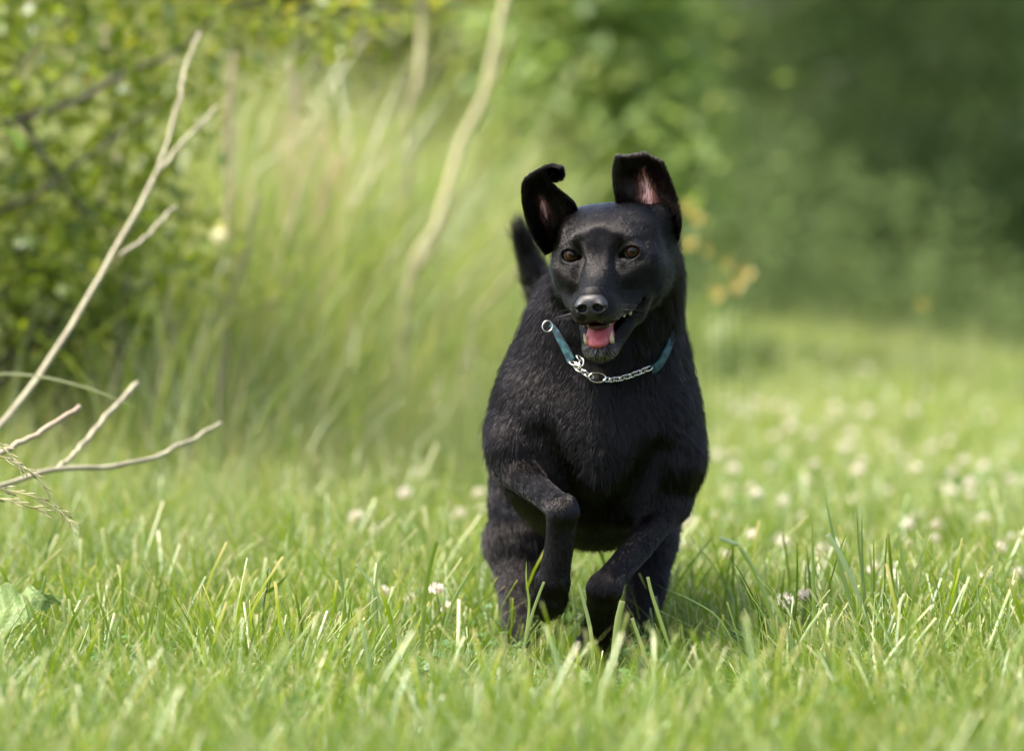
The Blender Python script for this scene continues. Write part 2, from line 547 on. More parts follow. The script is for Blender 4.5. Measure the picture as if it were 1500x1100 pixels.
dog = empty('dog', (W(872, 1004, 0.15)[0], .15, 0.0))
tag(dog, 'large black dog running through the grass with raised ears and open mouth', 'dog')
DOG_LOC = np.array(dog.location)


def dog_part(name, V, F, mat, **kw):
    V = np.asarray(V, float) - DOG_LOC
    return new_mesh_object(name, V, F, mat, dog, **kw)


skin = simple_mat('dark_skin', (0.003, 0.0027, 0.0028), rough=0.55, Specular_IOR_Level=0.2, bump=0.4, bump_scale=260)
# keep the skin a single closed body: drop loose crumbs
body = dog_part('body', V, F, skin)
mouth_mat = simple_mat('mouth_lining', (0.10, 0.022, 0.022), rough=0.35, color2=(0.02, 0.008, 0.008), var_scale=60)

# ---- eyeballs
def eye_material():
    m, nt = mat_new('amber_eye'); L = nt.links
    out = node(nt, 'ShaderNodeOutputMaterial'); b = node(nt, 'ShaderNodeBsdfPrincipled', Roughness=0.04)
    b.inputs['Specular IOR Level'].default_value = 0.34
    tc = node(nt, 'ShaderNodeTexCoord'); sp = node(nt, 'ShaderNodeSeparateXYZ'); L.new(tc.outputs['Object'], sp.inputs[0])
    # distance from the gaze axis (local -Y)
    x2 = node(nt, 'ShaderNodeMath', operation='MULTIPLY'); L.new(sp.outputs[0], x2.inputs[0]); L.new(sp.outputs[0], x2.inputs[1])
    z2 = node(nt, 'ShaderNodeMath', operation='MULTIPLY_ADD'); L.new(sp.outputs[2], z2.inputs[0]); L.new(sp.outputs[2], z2.inputs[1]); L.new(x2.outputs[0], z2.inputs[2])
    sq = node(nt, 'ShaderNodeMath', operation='SQRT'); L.new(z2.outputs[0], sq.inputs[0])
    mr = node(nt, 'ShaderNodeMapRange'); mr.inputs['From Max'].default_value = 0.0125; L.new(sq.outputs[0], mr.inputs[0])
    cr = node(nt, 'ShaderNodeValToRGB'); e = cr.color_ramp.elements
    e[0].position = 0.0; e[0].color = (.003, .002, .002, 1)
    e[1].position = 1.0; e[1].color = (.30, .26, .22, 1)
    for p, c in ((.36, (.003, .002, .002, 1)), (.41, (.040, .016, .006, 1)), (.60, (.085, .034, .012, 1)), (.70, (.035, .014, .007, 1)), (.76, (.02, .012, .01, 1)), (.86, (.10, .07, .05, 1))):
        x = e.new(p); x.color = c
    L.new(mr.outputs[0], cr.inputs[0])
    nz = node(nt, 'ShaderNodeTexNoise', Scale=700.0, Detail=2.0); L.new(tc.outputs['Object'], nz.inputs['Vector'])
    mx = node(nt, 'ShaderNodeMixRGB', blend_type='MULTIPLY'); mx.inputs[0].default_value = .45
    L.new(cr.outputs[0], mx.inputs[1]); L.new(nz.outputs['Color'], mx.inputs[2])
    L.new(mx.outputs[0], b.inputs['Base Color']); L.new(b.outputs[0], out.inputs[0])
    return m


eye_m = eye_material()
def sphere_data(r, nu=28, nv=18, sc=(1, 1, 1)):
    V = []; 
    for i in range(nv + 1):
        th = math.pi * i / nv
        for j in range(nu):
            ph = 2 * math.pi * j / nu
            V.append((r * math.sin(th) * math.cos(ph) * sc[0], r * math.cos(th) * sc[1], r * math.sin(th) * math.sin(ph) * sc[2]))
    F = [(i * nu + j, i * nu + (j + 1) % nu, (i + 1) * nu + (j + 1) % nu, (i + 1) * nu + j) for i in range(nv) for j in range(nu)]
    return np.array(V), F


for s, c in EYES:
    Vs, Fs = sphere_data(.0126)
    Vs[:, 1] *= 1.06
    o = new_mesh_object('eye', Vs, Fs, eye_m, dog)
    pos = H(*c) - DOG_LOC
    o.location = pos
    look = Vector((0.0 - (pos[0] + DOG_LOC[0]), -CAM_D, 0.02)).normalized()
    look = (look + Vector((0.06, 0, 0.02))).normalized()
    o.rotation_euler = (-look).to_track_quat('Y', 'Z').to_euler()

# ---- nose pad
PRN = []
_keep = PR; PR = PRN
add_ell((0, -.168, -0.0500), (.0220, .013, .0130), k=.008, **hd)
add_ell((0, -.162, -0.0430), (.0185, .015, .0085), k=.008, **hd)
add_ell((0, -.172, -0.0610), (.010, .010, .012), k=.008, **hd)
for s in (-1, 1):
    add_ell((s * .0148, -.171, -0.0530), (.0095, .012, .0095), k=.006, **hd)
for s in (-1, 1):
    add_ell((s * .0118, -.181, -0.0540), (.0074, .011, .0056), k=.003, op='-', rot=rot_y(R(s * 22)), **hd)
    add_cone((s * .015, -.182, -0.0560), (s * .0245, -.176, -0.0535), .0028, .0016, k=.003, op='-', **hd)
add_cone((0, -.186, -0.0480), (0, -.182, -0.0750), .0018, .0020, k=.003, op='-', **hd)
PR = _keep
c = H(0, -.168, -.053)
Vn, Fn = prims_mesh(PRN, c - .04, c + .04, .0009)
nose_mat = simple_mat('wet_nose', (0.006, 0.0055, 0.007), rough=0.42, bump=0.35, bump_scale=650, Specular_IOR_Level=0.6)
dog_part('nose', Vn, Fn, nose_mat)

# ---- tongue
PRT = []
PR = PRT
th = dict(frame='head', flow='head')
add_cone((-.001, -.058, -.070), (-.001, -.108, -.0785), .0200, .0215, k=.01, sc=(1.12, 1, .50), **th)
add_cone((-.001, -.108, -.0800), (-.001, -.130, -.107), .0205, .0170, k=.008, sc=(1.00, 1, .44), **th)
add_cone((-.001, -.129, -.107), (-.001, -.143, -.1135), .0168, .0140, k=.008, sc=(1.02, 1, .52), **th)
add_cone((.0, -.060, -.058), (.0, -.122, -.0800), .0034, .0028, k=.006, op='-', **th)
PR = _keep
c = H(0, -.105, -.095)
Vt, Ft = prims_mesh(PRT, c - .075, c + .075, .0012)
tongue_mat = simple_mat('wet_tongue', (0.34, 0.060, 0.070), rough=0.42, color2=(0.42, 0.10, 0.11), var_scale=120, bump=0.6, bump_scale=700, Subsurface_Weight=0.25, Subsurface_Radius=(0.01, 0.004, 0.003), Subsurface_Scale=0.3)
dog_part('tongue', Vt, Ft, tongue_mat)
# palate and gums: a lining just inside the mouth
PRG = []
PR = PRG
add_cone((0, -.045, -.074), (0, -.135, -.088), .019, .0150, k=.006, sc=(1.15, 1, .42), **th)
PR = _keep
c = H(0, -.09, -.075)
Vg, Fg = prims_mesh(PRG, c - .075, c + .075, .0015)
dog_part('palate', Vg, Fg, mouth_mat)

# ---- teeth
tooth_mat = simple_mat('ivory_tooth', (0.58, 0.50, 0.38), rough=0.3, color2=(0.46, 0.35, 0.22), var_scale=90)
def tooth(base, tip, r, flat=(1.0, 1.0)):
    b, t = np.array(base), np.array(tip)
    path = np.array([b, b * .6 + t * .4, b * .25 + t * .75, t])
    path[1:3] += np.array([0, .0006, 0])
    Vq, Fq = tube_data(path, [r, r * .95, r * (.55 if flat[0] == 1 else .80), r * (.12 if flat[0] == 1 else .35)], seg=8)
    Vq[:, 0] = b[0] + (Vq[:, 0] - b[0]) * flat[0]
    Vq = HEAD_O + Vq @ HEAD_R.T
    dog_part('tooth', Vq, Fq, tooth_mat)


for s in (-1, 1):
    tooth((s * .0185, -.141, -.114), (s * .0205, -.146, -.0965), .0036)
    for q in (.0028, .0076, .0118):
        tooth((s * q, -.1485 + q * .15, -.1125), (s * q, -.1500 + q * .15, -.1065), .0022)
    for q, (yy, zt) in enumerate(((-.122, .007), (-.108, .009), (-.091, .010))):
        xx = .0250 + .0058 * q
        tooth((s * (xx + .002), yy, -.0740), (s * (xx + .002), yy - .001, -.0750 - zt), .0066, (.45, 1.0))
    tooth((s * .0190, -.146, -.078), (s * .0200, -.147, -.087), .0030)

# ---- claws
claw_m = simple_mat('dark_claw', (.03, .026, .022), rough=.35)
for dx in (-17, -6, 7, 17):
    a_ = W(803 + dx * .9, 890 if abs(dx) < 10 else 884, -.038); b_ = W(802 + dx * .9, 903 if abs(dx) < 10 else 896, -.028)
    Vq, Fq = tube_data(np.array([a_, a_ * .5 + b_ * .5 + [0, -.003, 0], b_]), [.0032, .0026, .0008], seg=7)
    dog_part('claw', Vq, Fq, claw_m)

# ---- ears: cupped sheets with real thickness
def sheet(rows, nu, nv, thick):
    rows = [np.array([W(*p) for p in r]) for r in rows]
    A = np.array([catmull(r, nv) for r in rows])
    B = np.array([catmull(A[:, j], nu) for j in range(nv)]).transpose(1, 0, 2)
    du = np.gradient(B, axis=0); dv = np.gradient(B, axis=1)
    N = unit(np.cross(dv, du))
    u = np.linspace(0, 1, nu)[:, None]; v = np.linspace(0, 1, nv)[None, :]
    edge = np.minimum(1, np.minimum(v, 1 - v) * 9) ** .5 * np.minimum(1, (1 - u) * 9) ** .5
    th = (thick * (0.35 + 0.65 * edge) / 2)[..., None]
    P0, P1 = B + N * th, B - N * th
    n = nu * nv
    Vv = np.vstack([P0.reshape(-1, 3), P1.reshape(-1, 3)])
    Ff = []
    for i in range(nu - 1):
        for j in range(nv - 1):
            a = i * nv + j
            Ff.append((a, a + 1, a + nv + 1, a + nv)); Ff.append((n + a, n + a + nv, n + a + nv + 1, n + a + 1))
    bd = [j for j in range(nv)] + [i * nv + nv - 1 for i in range(1, nu)] + [(nu - 1) * nv + j for j in range(nv - 2, -1, -1)] + [i * nv for i in range(nu - 2, 0, -1)]
    for q in range(len(bd)):
        a, b = bd[q], bd[(q + 1) % len(bd)]
        Ff.append((a, n + a, n + b, b))
    uv = np.stack(np.broadcast_arrays(u, v), -1).reshape(-1, 2)
    return Vv, Ff, B, N, uv


ear_rows = [
    [[(798, 374, .050), (808, 368, .060), (826, 350, .045), (848, 312, .022)],
     [(781, 346, .012), (795, 338, .045), (816, 324, .045), (842, 298, .012)],
     [(769, 310, .002), (784, 302, .040), (805, 296, .044), (828, 287, .012)],
     [(766, 276, .006), (779, 270, .034), (795, 270, .040), (812, 274, .012)],
     [(774, 260, .012), (785, 257, .034), (796, 260, .040), (803, 264, .014)],
     [(792, 248, .014), (798, 248, .034), (803, 252, .042), (799, 256, .020)],
     [(808, 242, .002), (814, 245, .024), (816, 255, .038), (802, 262, .030)],
     [(820, 244, -.008), (824, 249, .006), (823, 261, .018), (805, 266, .018)]],
    [[(902, 308, .035), (926, 322, .060), (960, 346, .062), (988, 368, .045)],
     [(902, 290, .018), (926, 300, .052), (964, 312, .056), (997, 332, .018)],
     [(899, 265, .022), (924, 270, .058), (960, 276, .062), (990, 292, .028)],
     [(900, 243, .028), (924, 246, .052), (952, 248, .055), (978, 258, .030)],
     [(904, 232, .034), (928, 234, .050), (950, 235, .052), (968, 240, .036)],
     [(908, 236, .052), (930, 236, .062), (948, 237, .064), (962, 244, .054)],
     [(918, 256, .070), (932, 257, .076), (944, 257, .076), (954, 262, .070)],
     [(930, 275, .080), (936, 276, .084), (942, 276, .084), (946, 277, .080)]]]


def ear_material():
    m, nt = mat_new('ear_skin'); L = nt.links
    out = node(nt, 'ShaderNodeOutputMaterial'); b = node(nt, 'ShaderNodeBsdfPrincipled', Roughness=0.8); b.inputs['Specular IOR Level'].default_value = 0.1
    at = node(nt, 'ShaderNodeAttribute'); at.attribute_name = 'pink'
    cr = node(nt, 'ShaderNodeValToRGB'); e = cr.color_ramp.elements
    e[0].position = 0.0; e[0].color = (.006, .005, .005, 1); e[1].position = 1.0; e[1].color = (.66, .42, .38, 1)
    x = e.new(.45); x.color = (.27, .11, .09, 1)
    L.new(at.outputs['Fac'], cr.inputs[0]); L.new(cr.outputs[0], b.inputs['Base Color'])
    b.inputs['Subsurface Weight'].default_value = 0.1; b.inputs['Subsurface Scale'].default_value = 0.01
    L.new(b.outputs[0], out.inputs[0])
    return m


ear_m = ear_material()
EAR = []
for e_i, rows in enumerate(ear_rows):
    nu, nv = 46, 26
    Ve, Fe, B, N, uv = sheet(rows, nu, nv, 0.0048)
    # the side of the sheet that faces the lens near the base is the inside of the ear
    sgn = 1.0 if (N[10:20, 8:18].mean((0, 1))[1] < 0) else -1.0
    uc, vc, su, sv = ((.24, .50, .09, .11), (.22, .54, .20, .11))[e_i]
    pk = np.exp(-((uv[:, 0] - uc) / su) ** 2 - ((uv[:, 1] - vc) / sv) ** 2) * (1.0, 1.0)[e_i]
    pink = np.concatenate([pk, pk * 0]) if sgn > 0 else np.concatenate([pk * 0, pk])
    o = dog_part('ear', Ve, Fe, ear_m, attrs={'pink': pink})
    EAR.append((B, N, sgn, uv, pk))
# ---- coat: strands rooted on the body, combed along the muscles and gathered in small locks
def fur_material():
    m, nt = mat_new('black_coat'); L = nt.links
    out = node(nt, 'ShaderNodeOutputMaterial')
    h = node(nt, 'ShaderNodeBsdfHairPrincipled')
    h.parametrization = 'COLOR'
    at = node(nt, 'ShaderNodeAttribute'); at.attribute_name = 'tint'
    cr = node(nt, 'ShaderNodeValToRGB'); e = cr.color_ramp.elements
    e[0].position = 0.0; e[0].color = (.0010, .0009, .0011, 1); e[1].position = 1.0; e[1].color = (.62, .56, .50, 1)
    x = e.new(.12); x.color = (.010, .006, .005, 1)
    h.inputs['IOR'].default_value = 1.36
    x = e.new(.45); x.color = (.16, .13, .11, 1)
    L.new(at.outputs['Fac'], cr.inputs[0]); L.new(cr.outputs[0], h.inputs['Color'])
    h.inputs['Roughness'].default_value = 0.19
    h.inputs['Radial Roughness'].default_value = 0.5
    h.inputs['Random Roughness'].default_value = 0.3
    df = node(nt, 'ShaderNodeBsdfDiffuse'); df.inputs['Color'].default_value = (.0010, .0009, .0010, 1)
    mx = node(nt, 'ShaderNodeMixShader')
    fm = node(nt, 'ShaderNodeMapRange'); fm.inputs['From Max'].default_value = .3; fm.inputs['To Min'].default_value = .85; fm.inputs['To Max'].default_value = 1.0
    L.new(at.outputs['Fac'], fm.inputs[0]); L.new(fm.outputs[0], mx.inputs[0])
    L.new(df.outputs[0], mx.inputs[1]); L.new(h.outputs[0], mx.inputs[2]); L.new(mx.outputs[0], out.inputs[0])
    return m


coat_m = fur_material()


def vnoise(P, scale, seed=0.0):
    """Cheap smooth noise, three channels in -1..1."""
    Q = P * scale + seed
    o = []
    for a, b, c in ((1.0, 1.7, 0.6), (0.8, 1.1, 1.9), (1.6, 0.7, 1.2)):
        o.append(np.sin(Q[:, 0] * a + 1.3 * np.sin(Q[:, 1] * b + seed)) * 0.6 + np.sin(Q[:, 1] * c + 1.7 * np.sin(Q[:, 2] * a)) * .4)
    return np.stack(o, -1)


def tri_sample(V, T, n, weight=None):
    a, b, c = V[T[:, 0]], V[T[:, 1]], V[T[:, 2]]
    cr = np.cross(b - a, c - a); ar = np.linalg.norm(cr, axis=1) / 2
    w = ar * (weight if weight is not None else 1.0)
    cdf = np.cumsum(w); cdf /= cdf[-1]
    i = np.searchsorted(cdf, rng.random(n))
    r1 = np.sqrt(rng.random(n))[:, None]; r2 = rng.random(n)[:, None]
    P = a[i] * (1 - r1) + b[i] * r1 * (1 - r2) + c[i] * r1 * r2
    return P, unit(cr[i]), i


def fur_params(P):
    """Length, comb direction and tint at points on the body, blended from the muscles nearest to them."""
    n = len(P)
    wsum = np.zeros(n); Ln = np.zeros(n); fl = np.zeros((n, 3)); ti = np.zeros(n); hd_w = np.zeros(n)
    best = np.full(n, 9.0); Q = (P - HEAD_O) @ HEAD_R
    hf = Q - np.array([0, -.175, -.045])
    hf = unit(hf * np.array([1, 1, .8]) + np.array([0, .02, 0]))
    # cheeks sweep down and back
    hf[:, 2] -= np.clip(Q[:, 1] + .06, 0, .1) * 6
    hf = unit(hf) @ HEAD_R.T
    for p in PR:
        if p['op'] == '-': continue
        lo, hi = prim_box(p, .05)
        m = ((P > lo) & (P < hi)).all(1)
        if not m.any(): continue
        d = prim_dist(P[m], p)
        w = np.exp(-np.clip(d, -.004, 1) / (.004 if p['fr'] else .010))
        Ln[m] += w * p['fur']; ti[m] += w * p['tint']; wsum[m] += w
        f = hf[m] if p['flow'] == 'head' else unit(np.diff(p['P'], axis=0))[chain_near(P[m], p)[1]] if p['flow'] == 'chain' else np.broadcast_to(unit(np.array(p['flow'], float)), (m.sum(), 3))
        fl[m] += w[:, None] * f
        if p['fr']: hd_w[m] += w
    wsum = np.maximum(wsum, 1e-9)
    return Ln / wsum, unit(fl), ti / wsum, hd_w / wsum


def strands(name, P, Nn, Ln, comb, tint, lay, rad, clump=0.6, clump_r=0.010, curl=.15, parent=None, pts=6):
    n = len(P)
    Tn = comb - (comb * Nn).sum(1, keepdims=True) * Nn
    Tn = unit(Tn + 0.10 * vnoise(P, 90, 3.0) + 0.16 * vnoise(P, 30, 7.0) + 0.07 * rng.standard_normal((n, 3)))
    Tn = unit(Tn - (Tn * Nn).sum(1, keepdims=True) * Nn)
    ln = Ln * (0.75 + 0.4 * rng.random(n)) * (1 + 0.2 * vnoise(P, 60, 1.0)[:, 0])
    lay = lay * (0.8 + 0.4 * rng.random(n))
    s = np.linspace(0, 1, pts)
    C = np.zeros((n, pts, 3))
    g = np.array([0, 0, -1.0])
    for i, q in enumerate(s):
        a = lay * (1 - .55 * q)
        C[:, i] = P + ln[:, None] * (q * (np.sin(a)[:, None] * Nn + np.cos(a)[:, None] * Tn)) + (g * (q * q * .10)) * ln[:, None]
        C[:, i] += (curl * ln * q * q)[:, None] * vnoise(P, 200, 5.0) * .6
    if clump > 0:
        ng = max(64, int(n / 18))
        gi = rng.choice(n, ng, replace=False)
        kd = KDTree(ng)
        for j, k in enumerate(gi): kd.insert(P[k], j)
        kd.balance()
        near = np.fromiter((kd.find(p)[1] for p in P), dtype=np.int64, count=n)
        G = C[gi[near]]
        shift = (G[:, -1] - G[:, 0]) + G[:, 0] - C[:, -1]
        dist = np.linalg.norm(G[:, 0] - C[:, 0], axis=1)
        wgt = clump * np.exp(-(dist / clump_r) ** 2) * (0.5 + 0.5 * rng.random(n))
        for i, q in enumerate(s):
            C[:, i] += shift * (wgt * q ** 1.6)[:, None]
    hc = bpy.data.hair_curves.new(name)
    hc.add_curves([pts] * n)
    hc.points.foreach_set('position', (C - DOG_LOC).astype(np.float32).ravel())
    rr = (rad[:, None] * (1 - s[None, :] ** 2 * .85)).astype(np.float32)
    hc.points.foreach_set('radius', rr.ravel())
    a = hc.attributes.new('tint', 'FLOAT', 'CURVE')
    a.data.foreach_set('value', np.clip(tint, 0, 1).astype(np.float32))
    hc.materials.append(coat_m)
    o = bpy.data.objects.new(name, hc)
    COL.objects.link(o); o.parent = parent or dog
    return o


t0 = time.time()
TV = V; TT = np.vstack([F[:, [0, 1, 2]], F[:, [0, 2, 3]]])
cent = TV[TT].mean(1)
Qc = (cent - HEAD_O) @ HEAD_R
nrm = unit(np.cross(TV[TT[:, 1]] - TV[TT[:, 0]], TV[TT[:, 2]] - TV[TT[:, 0]]))
if (nrm * (cent - cent.mean(0))).sum(1).mean() < 0:
    TT = TT[:, ::-1]; nrm = -nrm
is_head = (np.abs(Qc) < (.09, .0, .10)).all(1) | ((Qc[:, 1] < .05) & (Qc[:, 2] > -.15) & (np.abs(Qc[:, 0]) < .09) & (np.linalg.norm(Qc, axis=1) < .19))
facing = np.clip(-nrm[:, 1] + .35, .25, 1.3)
deep = np.where(cent[:, 1] > .45, .6, 1.0)
w = facing * deep * np.where(is_head, 2.9, 1.0)
# no hair on the eyes, in the mouth, under the nose pad
inm = (np.abs(Qc[:, 0]) < .030) & (Qc[:, 1] < -.05) & (Qc[:, 1] > -.175) & (Qc[:, 2] < -.058 + (Qc[:, 1] + .14) * -.05) & (Qc[:, 2] > -.112 + (Qc[:, 1] + .14) * .45)
upfacing = ((nrm @ HEAD_R)[:, 2] > .35) | ((nrm @ HEAD_R)[:, 2] < -.55)
w = np.where(inm & upfacing, 0, w)
for s, c in EYES:
    dd = np.linalg.norm((Qc - (c + np.array([0, -.013, 0]))) / np.array([.0125, .014, .0105]), axis=1)
    w = np.where(dd < 1.0, 0, w)
w = np.where(np.linalg.norm((Qc - np.array([0, -.175, -.038])) / np.array([.023, .014, .018]), axis=1) < 1, 0, w)
NF = 330000
P, Nn, ti_ = tri_sample(TV, TT, NF, w)
Ln, comb, tint, hw = fur_params(P)
Ln = np.where(Ln > .02, Ln * .50, Ln)
tl = P[:, 1] > .80
Ln = np.where(tl & (P[:, 2] > .55), Ln * 1.7, Ln)
Q = (P - HEAD_O) @ HEAD_R
# lips and chin grizzled
griz = np.exp(-(((Q - np.array([.004, -.156, -.074])) / np.array([.032, .028, .014])) ** 2).sum(1)) * .55
griz += np.exp(-(((Q - np.array([0, -.146, -.124])) / np.array([.024, .020, .012])) ** 2).sum(1)) * 1.0
tint = np.clip(griz * (rng.random(NF) < .55) * (0.4 + .9 * rng.random(NF)), 0, 1) + np.where(rng.random(NF) < .18, .11, .02 * rng.random(NF))
# long ruff under the ears and down the cheeks
ruff = np.exp(-(((Q - np.array([0, .045, -.05])) / np.array([.2, .035, .06])) ** 2).sum(1))
Ln = Ln + ruff * .014
eye_d = np.min([np.linalg.norm(Q - (c + np.array([0, -.012, 0])), axis=1) for s, c in EYES], axis=0)
Ln *= np.clip((eye_d - .010) / .02, .25, 1)
lay = np.where(hw > .5, .22, .40) + np.clip(Ln - .012, 0, .03) * 8
rad = np.where(hw > .5, .00020, .00030) + rng.random(NF) * .00006
strands('coat', P, Nn, Ln, comb, tint, lay, rad, clump=.45, clump_r=.007)
# loose guard hairs along neck, rump and tail
sel = np.nonzero((Ln > .0095) & (rng.random(NF) < .13))[0]
strands('coat', P[sel], Nn[sel], Ln[sel] * 1.15 + .003, comb[sel], tint[sel] * .5, lay[sel] + .38, rad[sel] * .85, clump=.75, clump_r=.014)
# ears: short outer hair all over, wisps across the pink inside
for (B, N, sgn, uv, pk), isl in zip(EAR, (True, False)):
    nu, nv = B.shape[:2]
    u = rng.random(26000); v = rng.random(26000)
    i = np.minimum((u * (nu - 1)).astype(int), nu - 2); j = np.minimum((v * (nv - 1)).astype(int), nv - 2)
    fu = (u * (nu - 1) - i)[:, None]; fv = (v * (nv - 1) - j)[:, None]
    bl = lambda A: A[i, j] * (1 - fu) * (1 - fv) + A[i + 1, j] * fu * (1 - fv) + A[i, j + 1] * (1 - fu) * fv + A[i + 1, j + 1] * fu * fv
    Pb, Nb = bl(B), unit(bl(N)); du = unit(bl(np.gradient(B, axis=0)))
    dv = unit(bl(np.gradient(B, axis=1)))
    side = np.where(rng.random(26000) < .5, 1.0, -1.0)
    inner = (side * sgn) > 0
    pkv = pk.reshape(nu, nv)[i, j]
    keep = ~inner | (rng.random(26000) > pkv * .80)
    inner = inner[keep]; Pb = Pb[keep]; Nb = (Nb * side[:, None])[keep]; du = du[keep]; dv = dv[keep]; vv = v[keep]; uu = u[keep]; pkv = pkv[keep]
    Pb = Pb + Nb * .0018
    cb = du + dv * np.where(inner, (vv - .5) * 1.4, 0)[:, None]
    L_ = np.where(inner, .008 + .010 * np.exp(-((vv - .5) / .3) ** 2) * (1 - uu), .006)
    tn = np.where(inner, np.where(rng.random(len(vv)) < .35, .16, .06) + pkv * .25 * (rng.random(len(vv)) < .5), .02)
    strands('ear_fur', Pb, Nb, L_, cb, tn, np.full(len(vv), .38), np.full(len(vv), .00024), clump=.5, clump_r=.004)
for (B, N, sgn, uv, pk) in EAR:
    # soft fringe round the rim
    du_ = unit(np.gradient(B, axis=0)); dv_ = unit(np.gradient(B, axis=1)); nu, nv = B.shape[:2]
    m_ = 1500; u_ = rng.random(m_) * (nu - 1.01); i_ = u_.astype(int); fr = (u_ - i_)[:, None]
    for col, sg in ((0, -1), (nv - 1, 1)):
        P_ = B[i_, col] * (1 - fr) + B[np.minimum(i_ + 1, nu - 1), col] * fr + N[i_, col] * (rng.random(m_)[:, None] - .5) * .003
        strands('ear_fur', P_, unit(dv_[i_, col] * sg + N[i_, col] * .3 * rng.normal(size=(m_, 1))), np.full(m_, .0065), du_[i_, col], np.full(m_, .06), np.full(m_, .55), np.full(m_, .00018), clump=.3, clump_r=.004, pts=4)
# whiskers
WH = []
for s in (-1, 1):
    for q in range(9):
        b_ = np.array([s * (.024 + .004 * rng.random()), -.150 + .022 * rng.random(), -.058 - .016 * rng.random()])
        WH.append([H(*(b_ + np.array([s * t, .25 * t, -.10 * t * (1 + t * 20)]) * 1.0)) for t in np.linspace(0, .030 + .02 * rng.random(), 6)])
hc = bpy.data.hair_curves.new('whiskers'); hc.add_curves([6] * len(WH))
hc.points.foreach_set('position', (np.array(WH) - DOG_LOC).astype(np.float32).ravel())
hc.points.foreach_set('radius', np.tile(np.linspace(.00022, .00005, 6), len(WH)).astype(np.float32))
hc.attributes.new('tint', 'FLOAT', 'CURVE').data.foreach_set('value', np.full(len(WH), .18, dtype=np.float32))
hc.materials.append(coat_m); o = bpy.data.objects.new('whiskers', hc); COL.objects.link(o); o.parent = dog
print('fur', round(time.time() - t0, 1))
# ================================================================== THE GROUND
gxs = np.concatenate([np.arange(-60, -6, 3.0), np.arange(-6, 6, .12), np.arange(6, 61, 3.0)])
gys = np.concatenate([np.arange(-14, -3, 1.0), np.arange(-3, 8, .12), np.arange(8, 30, .5), np.arange(30, 161, 5.0)])
GX, GY = np.meshgrid(gxs, gys, indexing='ij')
GZ = terrain(GX, GY)
gv = np.stack([GX, GY, GZ], -1).reshape(-1, 3)
ni, nj = GX.shape
ii, jj = np.meshgrid(np.arange(ni - 1), np.arange(nj - 1), indexing='ij')
gf = np.stack([ii * nj + jj, (ii + 1) * nj + jj, (ii + 1) * nj + jj + 1, ii * nj + jj + 1], -1).reshape(-1, 4)
soil = simple_mat('meadow_soil', (0.045, 0.060, 0.018), rough=.95, color2=(0.085, 0.115, 0.032), var_scale=9.0, bump=.6, bump_scale=60)
tag(new_mesh_object('meadow_ground', gv, gf, soil), 'grassy meadow ground rising gently to the trees', kind='structure')

# ================================================================== GRASS
def blades(n, rad, h, w, lean=(.15, .7), blunt=.3, seg=5, fold=True, tint=(.2, .75), droop=.35, seedr=None):
    """n blades rooted within a disc: arrays of vertices, quads and tints."""
    r = rad * np.sqrt(rng.random(n)); a = rng.random(n) * 2 * math.pi
    root = np.stack([r * np.cos(a), r * np.sin(a), np.full(n, -.015)], -1)
    da = a + rng.normal(0, 1.1, n) ; d = np.stack([np.cos(da), np.sin(da), np.zeros(n)], -1)
    hh = h[0] + (h[1] - h[0]) * rng.random(n) ** 1.3
    ln = lean[0] + (lean[1] - lean[0]) * rng.random(n) ** 1.6
    ww = w[0] + (w[1] - w[0]) * rng.random(n)
    bl = rng.random(n) < blunt
    dr = droop * rng.random(n) ** 2 * (~bl)
    s = np.linspace(0, 1, seg + 1)
    face = rng.random(n) * math.pi
    side = np.stack([np.cos(face), np.sin(face), np.zeros(n)], -1)
    tw = rng.normal(0, .9, n)
    Vs = []; Ts = []
    t_base = tint[0] + (tint[1] - tint[0]) * rng.random(n)
    kx = rng.normal(0, .10, n)
    for q in s:
        hz = hh * (q - dr * q ** 3)
        c = root + d * (hh * ln * (q ** 1.8))[:, None] + np.array([0, 0, 1.0]) * hz[:, None]
        c[:, :2] += (np.stack([-d[:, 1], d[:, 0]], -1) * (hh * kx * np.sin(q * 3.1))[:, None])
        wid = np.where(bl, ww * (1 - .35 * q), ww * (1 - q ** 1.9) + .0004) * min(1, .55 + q * 1.5) / 2
        sa = face + tw * q
        sd_ = np.stack([np.cos(sa), np.sin(sa), np.zeros(n)], -1)
        nn = np.cross(sd_, np.array([0, 0, 1.0]))
        L_ = c - sd_ * wid[:, None]; R_ = c + sd_ * wid[:, None]
        tt = t_base + np.where(bl & (q > .95), .5, 0) + (q - .5) * .06
        if fold:
            M_ = c + nn * (wid * .55)[:, None]
            Vs += [L_, M_, R_]; Ts += [tt, tt, tt]
        else:
            Vs += [L_, R_]; Ts += [tt, tt]
    k = 3 if fold else 2
    V_ = np.stack(Vs, 1).reshape(-1, 3); T_ = np.stack(Ts, 1).reshape(-1)
    m = k * (seg + 1)
    base = (np.arange(n) * m)[:, None, None]
    f = []
    for i in range(seg):
        for j in range(k - 1):
            f.append([i * k + j, i * k + j + 1, (i + 1) * k + j + 1, (i + 1) * k + j])
    F_ = (base + np.array(f)[None]).reshape(-1, 4)
    return V_, F_, np.clip(T_, 0, 1)


def merge(parts):
    off = 0; v = []; f = []; t = []
    for a, b, c in parts:
        v.append(a); f.append(b + off); t.append(c); off += len(a)
    return np.vstack(v), np.vstack(f), np.concatenate(t)


